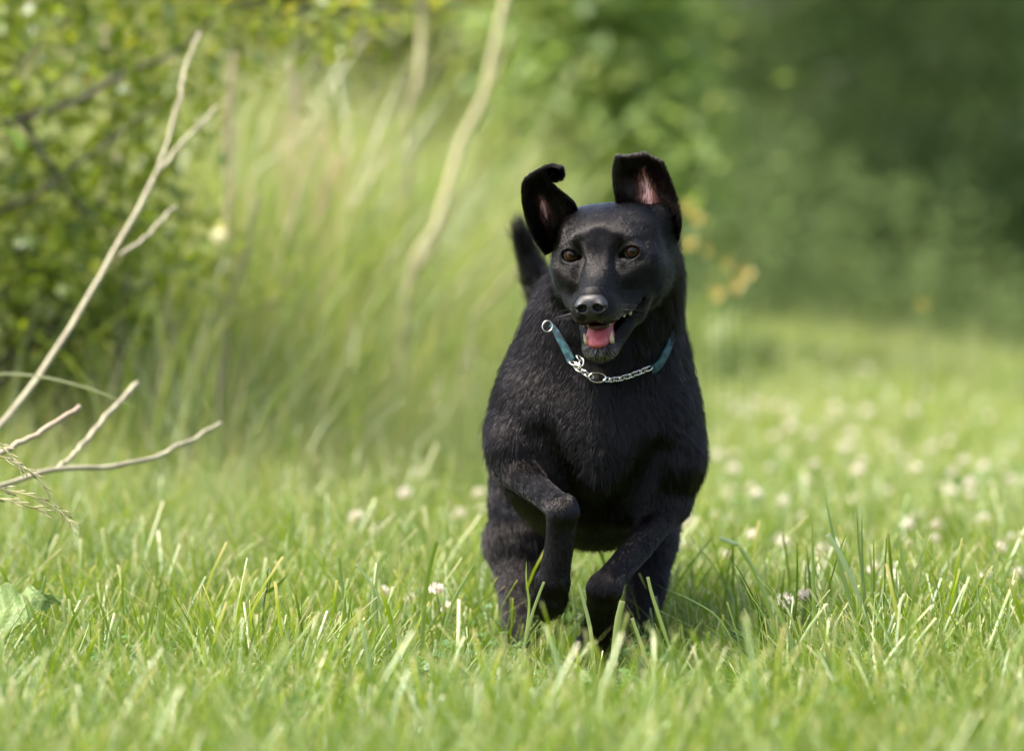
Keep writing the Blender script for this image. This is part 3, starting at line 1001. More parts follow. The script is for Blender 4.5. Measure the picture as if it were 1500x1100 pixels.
def leaf_quads(P, nrm_, size, tint, aspect=.6, fold=.25, direction=None):
    """One folded four-cornered leaf (two triangles, one quad) at every point."""
    n = len(P)
    nrm_ = unit(nrm_)
    d = rng.normal(size=(n, 3)) if direction is None else direction + .5 * rng.normal(size=(n, 3))
    d = unit(d - (d * nrm_).sum(1, keepdims=True) * nrm_)
    sdv = np.cross(nrm_, d)
    sz = np.broadcast_to(size, (n,))[:, None]
    a = P - d * sz * .5; b = P + d * sz * .5
    l = P - d * sz * .08 - sdv * sz * aspect * .5 + nrm_ * sz * fold * aspect * .5
    r = P - d * sz * .08 + sdv * sz * aspect * .5 + nrm_ * sz * fold * aspect * .5
    V_ = np.stack([a, l, b, r], 1).reshape(-1, 3)
    F_ = (np.arange(n) * 4)[:, None] + np.array([0, 3, 2, 1])[None]
    return V_, F_, np.repeat(np.clip(tint, 0, 1), 4)


def variant(name, data, mat):
    """A source mesh for a grass cover; it is not linked to the scene itself."""
    v, f, t = data
    me = bpy.data.meshes.new(name)
    me.vertices.add(len(v)); me.vertices.foreach_set('co', v.astype(np.float32).ravel())
    me.loops.add(f.size); me.loops.foreach_set('vertex_index', f.astype(np.int32).ravel())
    me.polygons.add(len(f)); me.polygons.foreach_set('loop_start', np.arange(0, f.size, f.shape[1], dtype=np.int32))
    me.polygons.foreach_set('use_smooth', np.ones(len(f), dtype=bool))
    a = me.attributes.new('tint', 'FLOAT', 'POINT'); a.data.foreach_set('value', t.astype(np.float32))
    me.update(calc_edges=True); me.materials.append(mat)
    return bpy.data.objects.new(name, me)


def cover(name, label, pts, scl, variants, tilt=.1):
    """Ground cover nobody could count: one object that repeats a few clumps over the given points."""
    n = len(pts)
    me = bpy.data.meshes.new(name)
    me.vertices.add(n); me.vertices.foreach_set('co', pts.astype(np.float32).ravel())
    rt = np.stack([rng.normal(0, tilt, n), rng.normal(0, tilt, n), rng.random(n) * 6.283], -1)
    a = me.attributes.new('rot', 'FLOAT_VECTOR', 'POINT'); a.data.foreach_set('vector', rt.astype(np.float32).ravel())
    a = me.attributes.new('scl', 'FLOAT', 'POINT'); a.data.foreach_set('value', scl.astype(np.float32))
    a = me.attributes.new('pick', 'INT', 'POINT'); a.data.foreach_set('value', rng.integers(0, len(variants), n).astype(np.int32))
    me.update()
    for mt in {v.data.materials[0] for v in variants}: me.materials.append(mt)
    o = bpy.data.objects.new(name, me); COL.objects.link(o)
    ng = bpy.data.node_groups.new(name, 'GeometryNodeTree')
    ng.interface.new_socket('Geometry', in_out='INPUT', socket_type='NodeSocketGeometry')
    ng.interface.new_socket('Geometry', in_out='OUTPUT', socket_type='NodeSocketGeometry')
    gi = ng.nodes.new('NodeGroupInput'); go = ng.nodes.new('NodeGroupOutput')
    g2i = ng.nodes.new('GeometryNodeGeometryToInstance')
    for v in variants:
        oi = ng.nodes.new('GeometryNodeObjectInfo'); oi.inputs['Object'].default_value = v
        ng.links.new(oi.outputs['Geometry'], g2i.inputs[0])
    iop = ng.nodes.new('GeometryNodeInstanceOnPoints')
    iop.inputs['Pick Instance'].default_value = True
    def na(nm, dt):
        x = ng.nodes.new('GeometryNodeInputNamedAttribute'); x.data_type = dt; x.inputs['Name'].default_value = nm
        return [s for s in x.outputs if s.enabled and s.name == 'Attribute'][0]
    e2r = ng.nodes.new('FunctionNodeEulerToRotation'); ng.links.new(na('rot', 'FLOAT_VECTOR'), e2r.inputs[0])
    ng.links.new(gi.outputs[0], iop.inputs['Points'])
    ng.links.new(g2i.outputs[0], iop.inputs['Instance'])
    ng.links.new(na('pick', 'INT'), iop.inputs['Instance Index'])
    ng.links.new(e2r.outputs[0], iop.inputs['Rotation'])
    ng.links.new(na('scl', 'FLOAT'), iop.inputs['Scale'])
    ng.links.new(iop.outputs[0], go.inputs[0])
    md = o.modifiers.new('cover', 'NODES'); md.node_group = ng
    tag(o, label, kind='stuff')
    return o


def scatter(x0, x1, y0, y1, n, dens=None):
    x = x0 + (x1 - x0) * rng.random(n); y = y0 + (y1 - y0) * rng.random(n)
    if dens is not None:
        k = rng.random(n) < dens(x, y)
        x, y = x[k], y[k]
    return np.stack([x, y, terrain(x, y)], -1)


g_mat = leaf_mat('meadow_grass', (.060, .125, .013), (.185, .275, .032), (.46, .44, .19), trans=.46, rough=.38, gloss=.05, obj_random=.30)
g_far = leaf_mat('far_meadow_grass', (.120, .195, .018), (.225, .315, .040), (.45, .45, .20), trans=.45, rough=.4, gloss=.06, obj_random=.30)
bank_mat = leaf_mat('bank_grass', (.135, .205, .032), (.260, .335, .080), (.50, .42, .24), trans=.55, rough=.4, gloss=.06, obj_random=.25)
clover_mat = leaf_mat('clover_leaves', (.050, .125, .028), (.120, .225, .060), None, trans=.35, rough=.5, gloss=.04, obj_random=.3)

near_v = []
for i in range(10):
    near_v.append(variant('grass_clump', merge([
        blades(24, .07, (.060, .185), (.0022, .0048), blunt=.35, tint=(.15, .62)),
        blades(26, .07, (.05, .16), (.0011, .0024), lean=(.5, 1.6), blunt=.1, tint=(.25, .75)),
        blades(7, .06, (.03, .09), (.0012, .0022), lean=(.4, 1.8), blunt=.1, tint=(.75, 1.0))]), g_mat))
wide_v = [variant('broad_grass_clump', merge([blades(7, .05, (.09, .21), (.0045, .0078), lean=(.05, .45), blunt=.6, tint=(.25, .6), seg=6),
                                              blades(10, .06, (.06, .12), (.003, .005), lean=(.1, .6), blunt=.4, tint=(.25, .6))]), g_mat) for i in range(6)]
cl_v = []
for i in range(4):
    m_ = 16
    r_ = .05 * np.sqrt(rng.random(m_)); a_ = rng.random(m_) * 6.28; hz = .03 + .045 * rng.random(m_)
    parts_ = []
    for k in range(3):
        ang = a_ + k * 2.094
        c_ = np.stack([r_ * np.cos(a_) + .007 * np.cos(ang), r_ * np.sin(a_) + .007 * np.sin(ang), hz], -1)
        dr = np.stack([np.cos(ang), np.sin(ang), np.zeros(m_)], -1)
        parts_.append(leaf_quads(c_, np.tile([0, 0, 1.0], (m_, 1)) + rng.normal(0, .25, (m_, 3)), .014, .3 + .5 * rng.random(m_), aspect=.95, direction=dr * 4))
    cl_v.append(variant('clover_leaf_clump', merge(parts_), clover_mat))
far_v = [variant('far_grass_clump', merge([blades(34, .12, (.07, .19), (.004, .009), blunt=.2, seg=3, fold=False, tint=(.15, .8), lean=(.1, .9)),
                                           blades(5, .12, (.10, .22), (.003, .006), blunt=.1, seg=3, fold=False, tint=(.8, 1.0), lean=(.1, .5))]), g_far) for i in range(8)]
bank_v = [variant('tall_grass_clump', merge([blades(34, .10, (.30, .80), (.005, .010), lean=(.05, .75), blunt=0, seg=6, fold=False, tint=(.1, .68), droop=.5),
                                             blades(4, .08, (.45, .90), (.003, .006), lean=(.05, .45), blunt=0, seg=6, fold=False, tint=(.9, 1.0), droop=.3)]), bank_mat) for i in range(8)]

p_ = scatter(-3.2, 3.2, -2.6, 3.2, 6400)
low = 1 - .44 * np.exp(-((p_[:, 0] - .12) / .28) ** 4 - ((p_[:, 1] + .15) / .60) ** 4)
cover('meadow_grass', 'short bright green meadow grass round the running dog', p_, (.75 + .55 * rng.random(len(p_))) * low, near_v)
p_ = scatter(-3.0, 3.0, -2.0, 2.2, 3600, lambda x, y: .35 + .65 * (np.sin(x * 5.1 + 2) * np.sin(y * 4.3 + 1) > .0))
low = 1 - .55 * np.exp(-((p_[:, 0] - .12) / .28) ** 4 - ((p_[:, 1] + .15) / .60) ** 4)
cover('broad_grass', 'broad fresh grass blades standing above the short turf', p_, (.75 + .5 * rng.random(len(p_))) * low, wide_v)
p_ = scatter(-3.0, 3.0, -2.2, 6.0, 3000)
cover('clover_leaves', 'low clover leaves between the grass blades', p_, .8 + .5 * rng.random(len(p_)), cl_v, tilt=.2)
p_ = scatter(-6, 7, 3.0, 10.0, 6500)
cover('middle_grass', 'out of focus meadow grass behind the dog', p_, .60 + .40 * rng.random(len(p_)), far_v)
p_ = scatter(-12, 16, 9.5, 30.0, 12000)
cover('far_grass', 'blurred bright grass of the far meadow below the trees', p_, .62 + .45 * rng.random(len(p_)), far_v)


def bank_edge(x, y):
    e = -.48 + .058 * np.clip(y, 0, 14) + .10 * np.sin(y * 1.3)
    return 1 / (1 + np.exp(np.clip((x - e) / .12, -40, 40)))


p_ = scatter(-6, 1.6, 2.6, 13.0, 8500, lambda x, y: bank_edge(x, y) * np.clip((y - 2.4) / 3, .08, 1))
hs_ = (.72 + .62 * rng.random(len(p_))) * np.clip(.45 + (p_[:, 1] - 2.4) / 4.0, .4, 1.15) * np.clip((-.42 + .058 * p_[:, 1] + .15 - p_[:, 0]) / .50, .62, 1)
cover('tall_bank_grass', 'tall soft arching grass on the bank left of the dog', p_, hs_, bank_v, tilt=.12)
p_ = scatter(0.2, 14, 11.5, 17.0, 3400, lambda x, y: np.clip((np.sin(x * 4.3 + 1) + np.sin(x * 9.1 + y) * .7 + .4 * np.sin(y * 2.2)), .04, 1))
cover('tall_far_grass', 'taller grass at the foot of the dark trees', p_, .16 + .30 * rng.random(len(p_)) ** 2, bank_v, tilt=.12)

p_ = scatter(-4, .6, 1.0, 4.5, 2600, lambda x, y: bank_edge(x, y + 1.5))
cover('bank_edge_grass', 'medium high grass where the turf meets the bank', p_, (.22 + .22 * rng.random(len(p_))) * np.clip(.6 + (p_[:, 1] - 1) / 5, .6, 1.3), bank_v, tilt=.15)


def tuft(px, py, Y, n, rad, h, w, label, tint=(.1, .6)):
    v, f, t = blades(n, rad, h, w, lean=(.03, .50), blunt=.35, tint=tint, seg=7)
    b = np.array([W(px, py, Y)[0], Y, 0]); b[2] = float(terrain(b[0], b[1]))
    o = new_mesh_object('grass_tuft', v, f, g_mat, None, True, {'tint': t}); o.location = b
    tag(o, label, kind='stuff')


tuft(1235, 950, .12, 70, .13, (.10, .26), (.005, .010), 'dense tall tuft of grass in focus right of the dog', (.0, .5))
tuft(1130, 950, .25, 26, .07, (.10, .20), (.004, .009), 'smaller tuft of grass left of the dense tall tuft', (.0, .5))
tuft(1350, 950, .20, 40, .10, (.08, .20), (.004, .009), 'tuft of grass right of the dense tall tuft', (.0, .5))
tuft(1450, 950, .05, 30, .08, (.08, .20), (.004, .009), 'tuft of grass near the right edge', (.0, .5))
tuft(625, 950, .10, 30, .07, (.08, .18), (.005, .010), 'tuft of broad grass left of the hind leg', (.1, .55))
tuft(505, 950, .15, 26, .08, (.08, .18), (.005, .010), 'tuft of broad grass left of centre', (.1, .6))
tuft(1010, 950, .0, 30, .07, (.05, .13), (.005, .010), 'tuft of grass beside the right hind leg', (.2, .7))
tuft(160, 950, .0, 36, .14, (.06, .16), (.004, .008), 'loose tuft of grass right of the broad veined leaf', (.1, .8))

# ================================================================== SHRUBS AND TREES
bark = simple_mat('grey_brown_bark', (.085, .065, .045), rough=.9, color2=(.16, .13, .10), var_scale=40, bump=.8, bump_scale=120)
bark_dark = simple_mat('dark_bark', (.030, .026, .020), rough=.9, color2=(.06, .05, .04), var_scale=20)


def lumps_points(lumps, n, shell=.55):
    L_ = np.array(lumps, float)
    vol = L_[:, 3] * L_[:, 4] * L_[:, 5]
    k = rng.choice(len(L_), n, p=vol / vol.sum())
    d = unit(rng.normal(size=(n, 3)))
    r = (shell + (1 - shell) * rng.random(n)) ** .6
    r = np.where(rng.random(n) < .35, rng.random(n) ** .5, r) * (1 + .10 * rng.normal(size=n))
    return L_[k, :3] + d * r[:, None] * L_[k, 3:], d, k


def shrub(name, label, cat, base, lumps, n, size, mat, group=None, bmat=None, nbranch=14, trunk_r=.03, thin=0.0, kind_leaf=.6):
    root = empty(name, base)
    tag(root, label, cat, group)
    base = np.array(root.location)
    P_, d_, k_ = lumps_points(lumps, n)
    # clumps: leaves gather round twig ends, leaving gaps
    m_ = max(20, n // 26)
    cc, dd, kk = lumps_points(lumps, m_)
    q = rng.integers(0, m_, n)
    P_ = cc[q] + rng.normal(0, 1, (n, 3)) * (size * (1.1 + 1.2 * rng.random(m_))[q])[:, None]
    ok = P_[:, 2] > terrain(P_[:, 0], P_[:, 1]) + .02
    P_, q = P_[ok], q[ok]
    nr = rng.normal(size=P_.shape) * .7 + np.array([0, -.1, .9]) + dd[q] * .5
    tn = np.clip(.45 + .22 * rng.normal(size=m_)[q] + .16 * rng.normal(size=len(q)), 0, 1)
    v, f, t = leaf_quads(P_, nr, size * (.7 + .6 * rng.random(len(P_))), tn, aspect=kind_leaf)
    fo = new_mesh_object('foliage', v - base, f, mat, root, False, {'tint': t})
    tag(fo, kind='stuff')
    bg = Bag(); L_ = np.array(lumps, float)
    for i in range(nbranch):
        j = rng.integers(0, m_); e = cc[j]
        b0 = base + np.array([rng.normal(0, .04), rng.normal(0, .04), -.03])
        mid = b0 * .5 + e * .5 + rng.normal(0, .10, 3) * np.linalg.norm(e - b0) * .5 + np.array([0, 0, .08])
        pth = catmull([b0, mid, e], 9)
        v, f = tube_data(pth, np.linspace(trunk_r, trunk_r * .16, 9), seg=6)
        bg.add(v, f)
    bg.build('branches', bmat or bark, root)
    return root


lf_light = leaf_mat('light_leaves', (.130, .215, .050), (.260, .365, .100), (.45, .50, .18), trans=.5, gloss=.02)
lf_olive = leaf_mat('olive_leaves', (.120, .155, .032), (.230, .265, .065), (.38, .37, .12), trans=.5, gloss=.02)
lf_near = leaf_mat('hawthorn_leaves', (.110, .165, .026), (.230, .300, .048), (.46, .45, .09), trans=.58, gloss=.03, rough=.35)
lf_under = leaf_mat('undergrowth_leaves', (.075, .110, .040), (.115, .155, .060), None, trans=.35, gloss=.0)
lf_dark = leaf_mat('woodland_leaves', (.090, .145, .055), (.145, .205, .080), (.150, .205, .085), trans=.45, gloss=.0)  # leaf colour set darker to stand in for shade in the wood


def L(px, py, Y, rx, ry, rz):
    """A lump of foliage seen at a pixel and depth; radii in photograph pixels at that depth."""
    s = (CAM_D + Y) / CAM_D / 1000
    return (*W(px, py, Y), rx * s, ry * s, rz * s)


def base_at(px, Y):
    x = W(px, 500, Y)[0]
    return (x, Y, float(terrain(x, Y)))


# centre: light leafy shrubs ending in a bright rounded edge right of the dog's ears
shrub('leafy_shrub', 'light green leafy shrub ending just right of the raised ears', 'shrub', base_at(900, 12.5),
      [L(925, 150, 12.3, 85, 120, 150), L(870, 40, 12.5, 130, 140, 120), L(960, 60, 12.6, 40, 60, 80), L(890, 330, 12.4, 100, 120, 110), L(830, 230, 12.8, 110, 120, 160), L(975, 180, 12.2, 50, 60, 70), L(880, -120, 12.5, 120, 160, 110)],
      6500, .075, lf_light, group='light shrubs behind the dog')
shrub('leafy_shrub', 'mid green shrub behind the pale leaning trunk, left of the dog', 'shrub', base_at(700, 13.4),
      [L(720, 120, 13.6, 130, 120, 150), L(660, 300, 13.8, 120, 120, 130), L(780, 330, 13.3, 110, 120, 120), L(640, -20, 13.6, 150, 140, 120)],
      5200, .075, lf_olive, group='light shrubs behind the dog')
shrub('olive_shrub', 'olive green shrub rising behind the tall bank grass', 'shrub', base_at(480, 10.5),
      [L(480, 60, 10.8, 140, 120, 130), L(400, 200, 10.6, 120, 120, 120), L(560, 190, 11, 110, 110, 110), L(330, 20, 10.8, 120, 120, 120), L(470, -110, 10.8, 190, 130, 90)],
      6000, .062, lf_olive, group='olive shrubs behind the bank')
shrub('olive_shrub', 'olive green shrub at the far left behind the twiggy bush', 'shrub', base_at(120, 7.5),
      [L(100, 60, 7.6, 170, 130, 150), L(60, 300, 7.4, 150, 130, 150), L(240, 230, 7.6, 110, 110, 130), L(-120, 200, 7.4, 170, 130, 250)],
      6500, .055, lf_olive, group='olive shrubs behind the bank')
# behind everything on the left: a hedge that closes the view
for i, (px, Y) in enumerate(((-300, 16), (20, 17), (330, 17.5), (620, 18))):
    shrub('hedge_bush', ('dark green hedge bush far out on the left', 'dark green hedge bush behind the twiggy bush', 'dark green hedge bush behind the olive shrub', 'dark green hedge bush behind the pale leaning trunk')[i], 'bush',
          base_at(px, Y), [L(px, 150, Y, 200, 160, 330), L(px + 90, -150, Y, 200, 160, 250)], 5200, .10, lf_olive, group='hedge bushes closing the view on the left', nbranch=6)

# right: the dark edge of the wood, crowns mostly above the picture
WOOD = [(980, 36, 0), (1120, 41, 1), (1260, 38, 2), (1400, 42, 3), (1560, 38, 4), (1750, 41, 5), (820, 44, 6)]
WL = ['tree of the dark wood nearest the light shrub', 'tree of the dark wood right of the light shrub', 'tree of the dark wood above the middle of the far meadow', 'tree of the dark wood left of the right edge',
      'tree of the dark wood at the right edge', 'tree of the dark wood beyond the right edge', 'tree of the dark wood hidden behind the light shrub']
for px, Y, i in WOOD:
    s = (CAM_D + Y) / CAM_D / 1000
    b = base_at(px, Y)
    lumps = []
    for k in range(9):
        lumps.append((b[0] + rng.normal(0, 1.0), Y + rng.normal(0, .7), .3 + 5.6 * (k / 8.0) + rng.normal(0, .2), .95 + .4 * rng.random(), .9, .8 + .3 * rng.random()))
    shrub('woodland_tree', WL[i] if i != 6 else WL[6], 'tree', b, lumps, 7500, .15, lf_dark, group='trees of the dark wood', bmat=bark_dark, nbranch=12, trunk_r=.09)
# pale undergrowth before the wood
nU = 20000
xu = -1 + 22 * rng.random(nU); yu = 25 + 7 * rng.random(nU)
zu = terrain(xu, yu) + (1.05 + .35 * np.sin(xu * 1.3) + .25 * np.sin(xu * 2.9 + yu)) * rng.random(nU) ** .7
Pu = np.stack([xu, yu, zu], -1)
v, f, t = leaf_quads(Pu, rng.normal(size=Pu.shape) + np.array([0, -.3, .9]), .08 + .05 * rng.random(nU), np.clip(.35 + .25 * vnoise(Pu, 1.6, 5.0)[:, 1] + .1 * rng.normal(size=nU), 0, 1), aspect=.7)
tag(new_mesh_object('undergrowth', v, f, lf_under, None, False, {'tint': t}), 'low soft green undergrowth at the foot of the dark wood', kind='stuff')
# the wood behind reads as one mass
nW = 26000
xx = -30 + 75 * rng.random(nW); yy = 47 + 14 * rng.random(nW); zz = terrain(xx, yy) + 13 * rng.random(nW) ** 1.1
hull = 9 + 3 * np.sin(xx * .45) + 2 * np.sin(xx * .21 + 1)
kp = zz < hull + 3
Pw = np.stack([xx, yy + .6 * zz * 0, zz], -1)[kp]
cw = vnoise(Pw, .9, 2.0)[:, 0]
v, f, t = leaf_quads(Pw, rng.normal(size=Pw.shape) + np.array([0, -.6, .8]), .42 + .2 * rng.random(len(Pw)), np.clip(.4 + .3 * cw + .1 * rng.normal(size=len(Pw)), 0, 1), aspect=.8)
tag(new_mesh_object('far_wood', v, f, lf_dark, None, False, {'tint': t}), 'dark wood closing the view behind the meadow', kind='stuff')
# ================================================================== THE TWIGGY BUSH ON THE LEFT
bush_base = base_at(-60, 3.4)
bush = empty('hawthorn_bush', bush_base)
tag(bush, 'leafy hawthorn bush with dark twigs filling the upper left corner', 'bush')
BB = np.array(bush.location)
lump_b = [L(60, 400, 3.5, 160, 220, 130), L(60, 330, 3.6, 150, 220, 120), L(30, 60, 3.4, 170, 260, 130), L(230, 60, 3.7, 150, 200, 95), L(400, 30, 3.9, 130, 160, 60),
          L(180, 250, 3.8, 120, 200, 100), L(-150, 200, 3.5, 170, 250, 320), L(100, 470, 3.6, 110, 150, 70), L(250, 480, 4.2, 110, 150, 60), L(330, 400, 4.3, 90, 150, 60), L(580, -15, 4.2, 110, 120, 30), L(150, -150, 3.6, 330, 260, 120)]
n_ = 5600; m_ = 420
cc, dd, kk = lumps_points(lump_b, m_)
q = rng.integers(0, m_, n_)
P_ = cc[q] + rng.normal(0, 1, (n_, 3)) * .060
P_ = P_[P_[:, 2] > terrain(P_[:, 0], P_[:, 1]) + .03]
nr = rng.normal(size=P_.shape) * .8 + np.array([0, -.2, .8])
tn = np.clip(.42 + .28 * vnoise(P_, 5.0, 3.0)[:, 0] + .17 * rng.normal(size=len(P_)), 0, 1)
# lobed leaves: three overlapping folded blades each
pa = leaf_quads(P_, nr, .034 * (.7 + .6 * rng.random(len(P_))), tn, aspect=.72)
pb = leaf_quads(P_ + rng.normal(0, .006, P_.shape), nr + rng.normal(0, .3, nr.shape), .026, tn, aspect=.8)
v, f, t = merge([pa, pb])
tag(new_mesh_object('foliage', v - BB, f, lf_near, bush, False, {'tint': t}), kind='stuff')


def rel(o_loc, V_):
    return np.asarray(V_, float) - np.asarray(o_loc, float)


def twig(pts, r0, r1, mat, parent, ploc, name='branch', seg=8, n=22, bumpy=.07):
    pth = catmull([W(*p) for p in pts], n)
    pth = pth + rng.normal(0, .0012, pth.shape)
    v, f = tube_data(pth, np.linspace(r0, r1, n), seg=seg, bumpy=bumpy)
    return new_mesh_object(name, rel(ploc, v), f, mat, parent)


dk = simple_mat('dark_twig', (.035, .030, .022), rough=.85, color2=(.08, .07, .05), var_scale=60)
for pts, r0, r1 in (([(-60, 200, 3.2), (40, 172, 3.2), (110, 150, 3.2), (180, 110, 3.3), (260, 75, 3.4), (310, 30, 3.5)], .009, .0035),
                    ([(30, 180, 3.2), (75, 240, 3.2), (110, 300, 3.25), (160, 330, 3.3)], .006, .003),
                    ([(-40, 330, 3.3), (60, 280, 3.3), (150, 215, 3.3), (210, 170, 3.4), (250, 140, 3.4)], .006, .002),
                    ([(-80, 420, 3.4), (40, 360, 3.4), (140, 300, 3.5), (230, 260, 3.6)], .007, .002),
                    ([(120, 500, 4.0), (230, 480, 4.0), (330, 470, 4.1), (420, 440, 4.2)], .005, .002),
                    ([(180, -20, 3.9), (330, 5, 3.9), (480, 20, 4.1), (620, 12, 4.2), (700, 5, 4.2)], .006, .002)):
    twig(pts, r0, r1, dk, bush, BB)
for i in range(7):
    e = cc[rng.integers(0, m_)]
    b0 = BB + np.array([rng.normal(0, .05), rng.normal(0, .05), -.05])
    pth = catmull([b0, b0 * .5 + e * .5 + rng.normal(0, .1, 3), e], 10)
    v, f = tube_data(pth, np.linspace(.012, .002, 10), seg=6)
    new_mesh_object('branch', rel(BB, v), f, dk, bush)


def big_leaf(px, py, Y, size, rotz, tilt, tint, mat, parent, ploc, name='leaf', lobes=3, w=.62):
    """A toothed leaf outline of its own, domed and creased along the midrib."""
    n = 18
    s = np.linspace(0, 1, n)
    prof = w * .5 * np.sin(np.pi * s ** .75) * (1 + .22 * np.sin(s * math.pi * 2 * lobes)) 
    c = np.stack([np.zeros(n), s - .5, .10 * np.sin(s * 3.14)], -1)
    l_ = c + np.stack([-prof, .05 * np.cos(s * 18), .22 * prof], -1)
    r_ = c + np.stack([prof, .05 * np.cos(s * 18), .22 * prof], -1)
    V_ = np.stack([l_, c, r_], 1).reshape(-1, 3) * size
    Rm = rot_z(rotz) @ rot_x(tilt)
    V_ = V_ @ Rm.T + W(px, py, Y)
    F_ = [(i * 3 + j, i * 3 + j + 1, i * 3 + 4 + j, i * 3 + 3 + j) for i in range(n - 1) for j in (0, 1)]
    return new_mesh_object(name, rel(ploc, V_), F_, mat, parent, True, {'tint': np.full(len(V_), tint)})


lime = leaf_mat('lime_leaf', (.10, .20, .02), (.26, .36, .03), None, trans=.6, gloss=.05)
pale = leaf_mat('pale_leaf', (.18, .26, .09), (.33, .40, .20), None, trans=.35, gloss=.01, rough=.6)
gold = leaf_mat('yellow_leaf', (.40, .38, .07), (.55, .47, .12), None, trans=.5, gloss=.06)
for px, py, Y, sz, mt, tt in ((8, 165, 2.0, .055, lime, .55), (20, 205, 2.0, .060, lime, .7), (2, 190, 2.1, .05, lime, .4), (215, 30, 3.6, .055, lime, .9), (245, 18, 3.6, .06, pale, .7), (120, 95, 3.5, .045, lime, .3),
                              (335, 62, 3.9, .05, pale, .6), (125, 120, 3.5, .05, gold, .3), (50, 230, 3.8, .10, gold, .2), (80, 260, 3.8, .09, gold, .1), (175, 150, 3.7, .045, pale, .9), (172, 183, 3.7, .04, pale, 1.0), (205, 245, 3.6, .05, lime, .2),
                              (325, 235, 4.0, .045, lime, .3), (125, 415, 3.7, .07, gold, .3), (130, 510, 3.9, .08, gold, .35), (100, 520, 3.9, .07, lime, .9), (185, 480, 4.0, .05, lime, .6), (245, 440, 4.2, .045, gold, .5),
                              (280, 460, 4.2, .055, pale, .3), (295, 500, 4.2, .06, pale, .6), (350, 490, 4.3, .055, pale, .4), (380, 528, 4.3, .06, pale, .6), (345, 378, 4.2, .045, gold, .2), (320, 345, 4.3, .06, gold, .45),
                              (500, 52, 4.3, .05, pale, .8), (540, 15, 4.3, .05, pale, .7), (660, 8, 4.3, .045, pale, .6), (470, 30, 4.3, .04, lime, .3), (440, 20, 4.2, .05, pale, .35), (600, 25, 4.3, .04, lime, .6), (700, 22, 4.4, .035, pale, .7), (90, 350, 3.6, .05, lime, .3), (60, 400, 3.7, .05, pale, .2),
                              (30, 320, 3.7, .06, gold, .15), (40, 60, 3.4, .05, pale, .3), (150, 20, 3.5, .05, lime, .7), (310, 20, 3.9, .05, lime, .8), (400, 45, 4.0, .05, lime, .35), (380, 85, 4.1, .045, pale, .3)):
    big_leaf(px, py, Y, sz, rng.normal(1.2, .8), rng.normal(1.0, .5), tt, mt, bush, BB)

# ================================================================== DRY STEMS, EACH A THING
dry = simple_mat('weathered_dry_stem', (.35, .33, .21), rough=.8, color2=(.25, .22, .15), var_scale=25, bump=.5, bump_scale=150)
dry_pale = simple_mat('bleached_dry_stem', (.26, .245, .125), rough=.8, color2=(.24, .23, .11), var_scale=14, bump=.4, bump_scale=80)
dry_pink = simple_mat('reddish_dry_stem', (.36, .31, .21), rough=.85, color2=(.31, .24, .17), var_scale=20, bump=.4, bump_scale=90)


def stick(name, label, cat, segs, mat, group=None, ground_from=None):
    """segs: list of (points, r0, r1, part name); the first starts at the root."""
    p0 = W(*segs[0][0][0])
    o = empty(name, p0)
    tag(o, label, cat, group)
    for pts, r0, r1, nm in segs:
        twig(pts, r0, r1, mat, o, o.location, nm, n=26)
        # buds and short broken spurs
        c_ = catmull([W(*p) for p in pts], 40); bg_ = Bag()
        for q_ in range(7):
            i_ = rng.integers(4, 38); t_ = unit(c_[i_ + 1] - c_[i_ - 1]); d_ = unit(np.cross(t_, rng.normal(size=3)) + t_ * .8)
            l_ = r0 * (1.2 + 3.5 * rng.random() ** 2)
            v, f = tube_data(np.array([c_[i_], c_[i_] + d_ * (r0 + l_) * .6, c_[i_] + d_ * (r0 + l_)]), [r0 * .45, r0 * .32, r0 * .10], seg=6); bg_.add(v, f)
        tag(bg_.build('buds', mat, o), kind='stuff')
    return o


def rooted(px, py, Y):
    """Pixel of the ground below a point at depth Y."""
    x = W(px, py, Y)[0]; z = float(terrain(x, Y)) - .02
    s = (CAM_D + Y) / CAM_D / 1000
    return (px, HORIZON + (CAM_H - z) / s, Y)


stick('dead_branch', 'long forked grey dead branch leaning up across the bush from the left edge', 'branch',
      [([rooted(-150, 800, .9), (-90, 720, 1.0), (0, 625, 1.2), (60, 545, 1.35), (130, 435, 1.5), (180, 345, 1.65), (225, 262, 1.8), (248, 232, 1.9), (288, 190, 1.95), (316, 158, 2.0)], 0.0061, 0.0032, 'stem'),
       ([(228, 258, 1.8), (243, 215, 1.85), (262, 150, 1.9), (272, 100, 2.0), (287, 62, 2.05), (293, 50, 2.1)], 0.0040, 0.0029, 'fork'),
       ([(178, 372, 1.6), (205, 355, 1.65), (235, 325, 1.7), (257, 303, 1.75)], 0.0040, 0.0029, 'fork')], dry)
stick('dry_stalk', 'thick short pale stalk jutting in from the left edge above the grass seed heads', 'stalk',
      [([rooted(-130, 760, .5), (-60, 705, .5), (0, 664, .55), (60, 632, .6), (117, 596, .65)], 0.0054, 0.0043, 'stem')], dry_pink, 'dry stalks at the left edge')
stick('dead_branch', 'low curved beige dead branch lying across the grass at the lower left', 'branch',
      [([(-120, 760, .6), (-50, 728, .7), (20, 705, .8), (90, 686, .85), (150, 684, .9), (225, 670, 1.0), (280, 645, 1.1), (323, 620, 1.2)], 0.0050, 0.0032, 'stem'),
       ([(78, 690, .86), (100, 672, .92), (130, 640, 1.0), (165, 600, 1.1), (200, 563, 1.2)], .0036, .0046, 'fork')], dry)
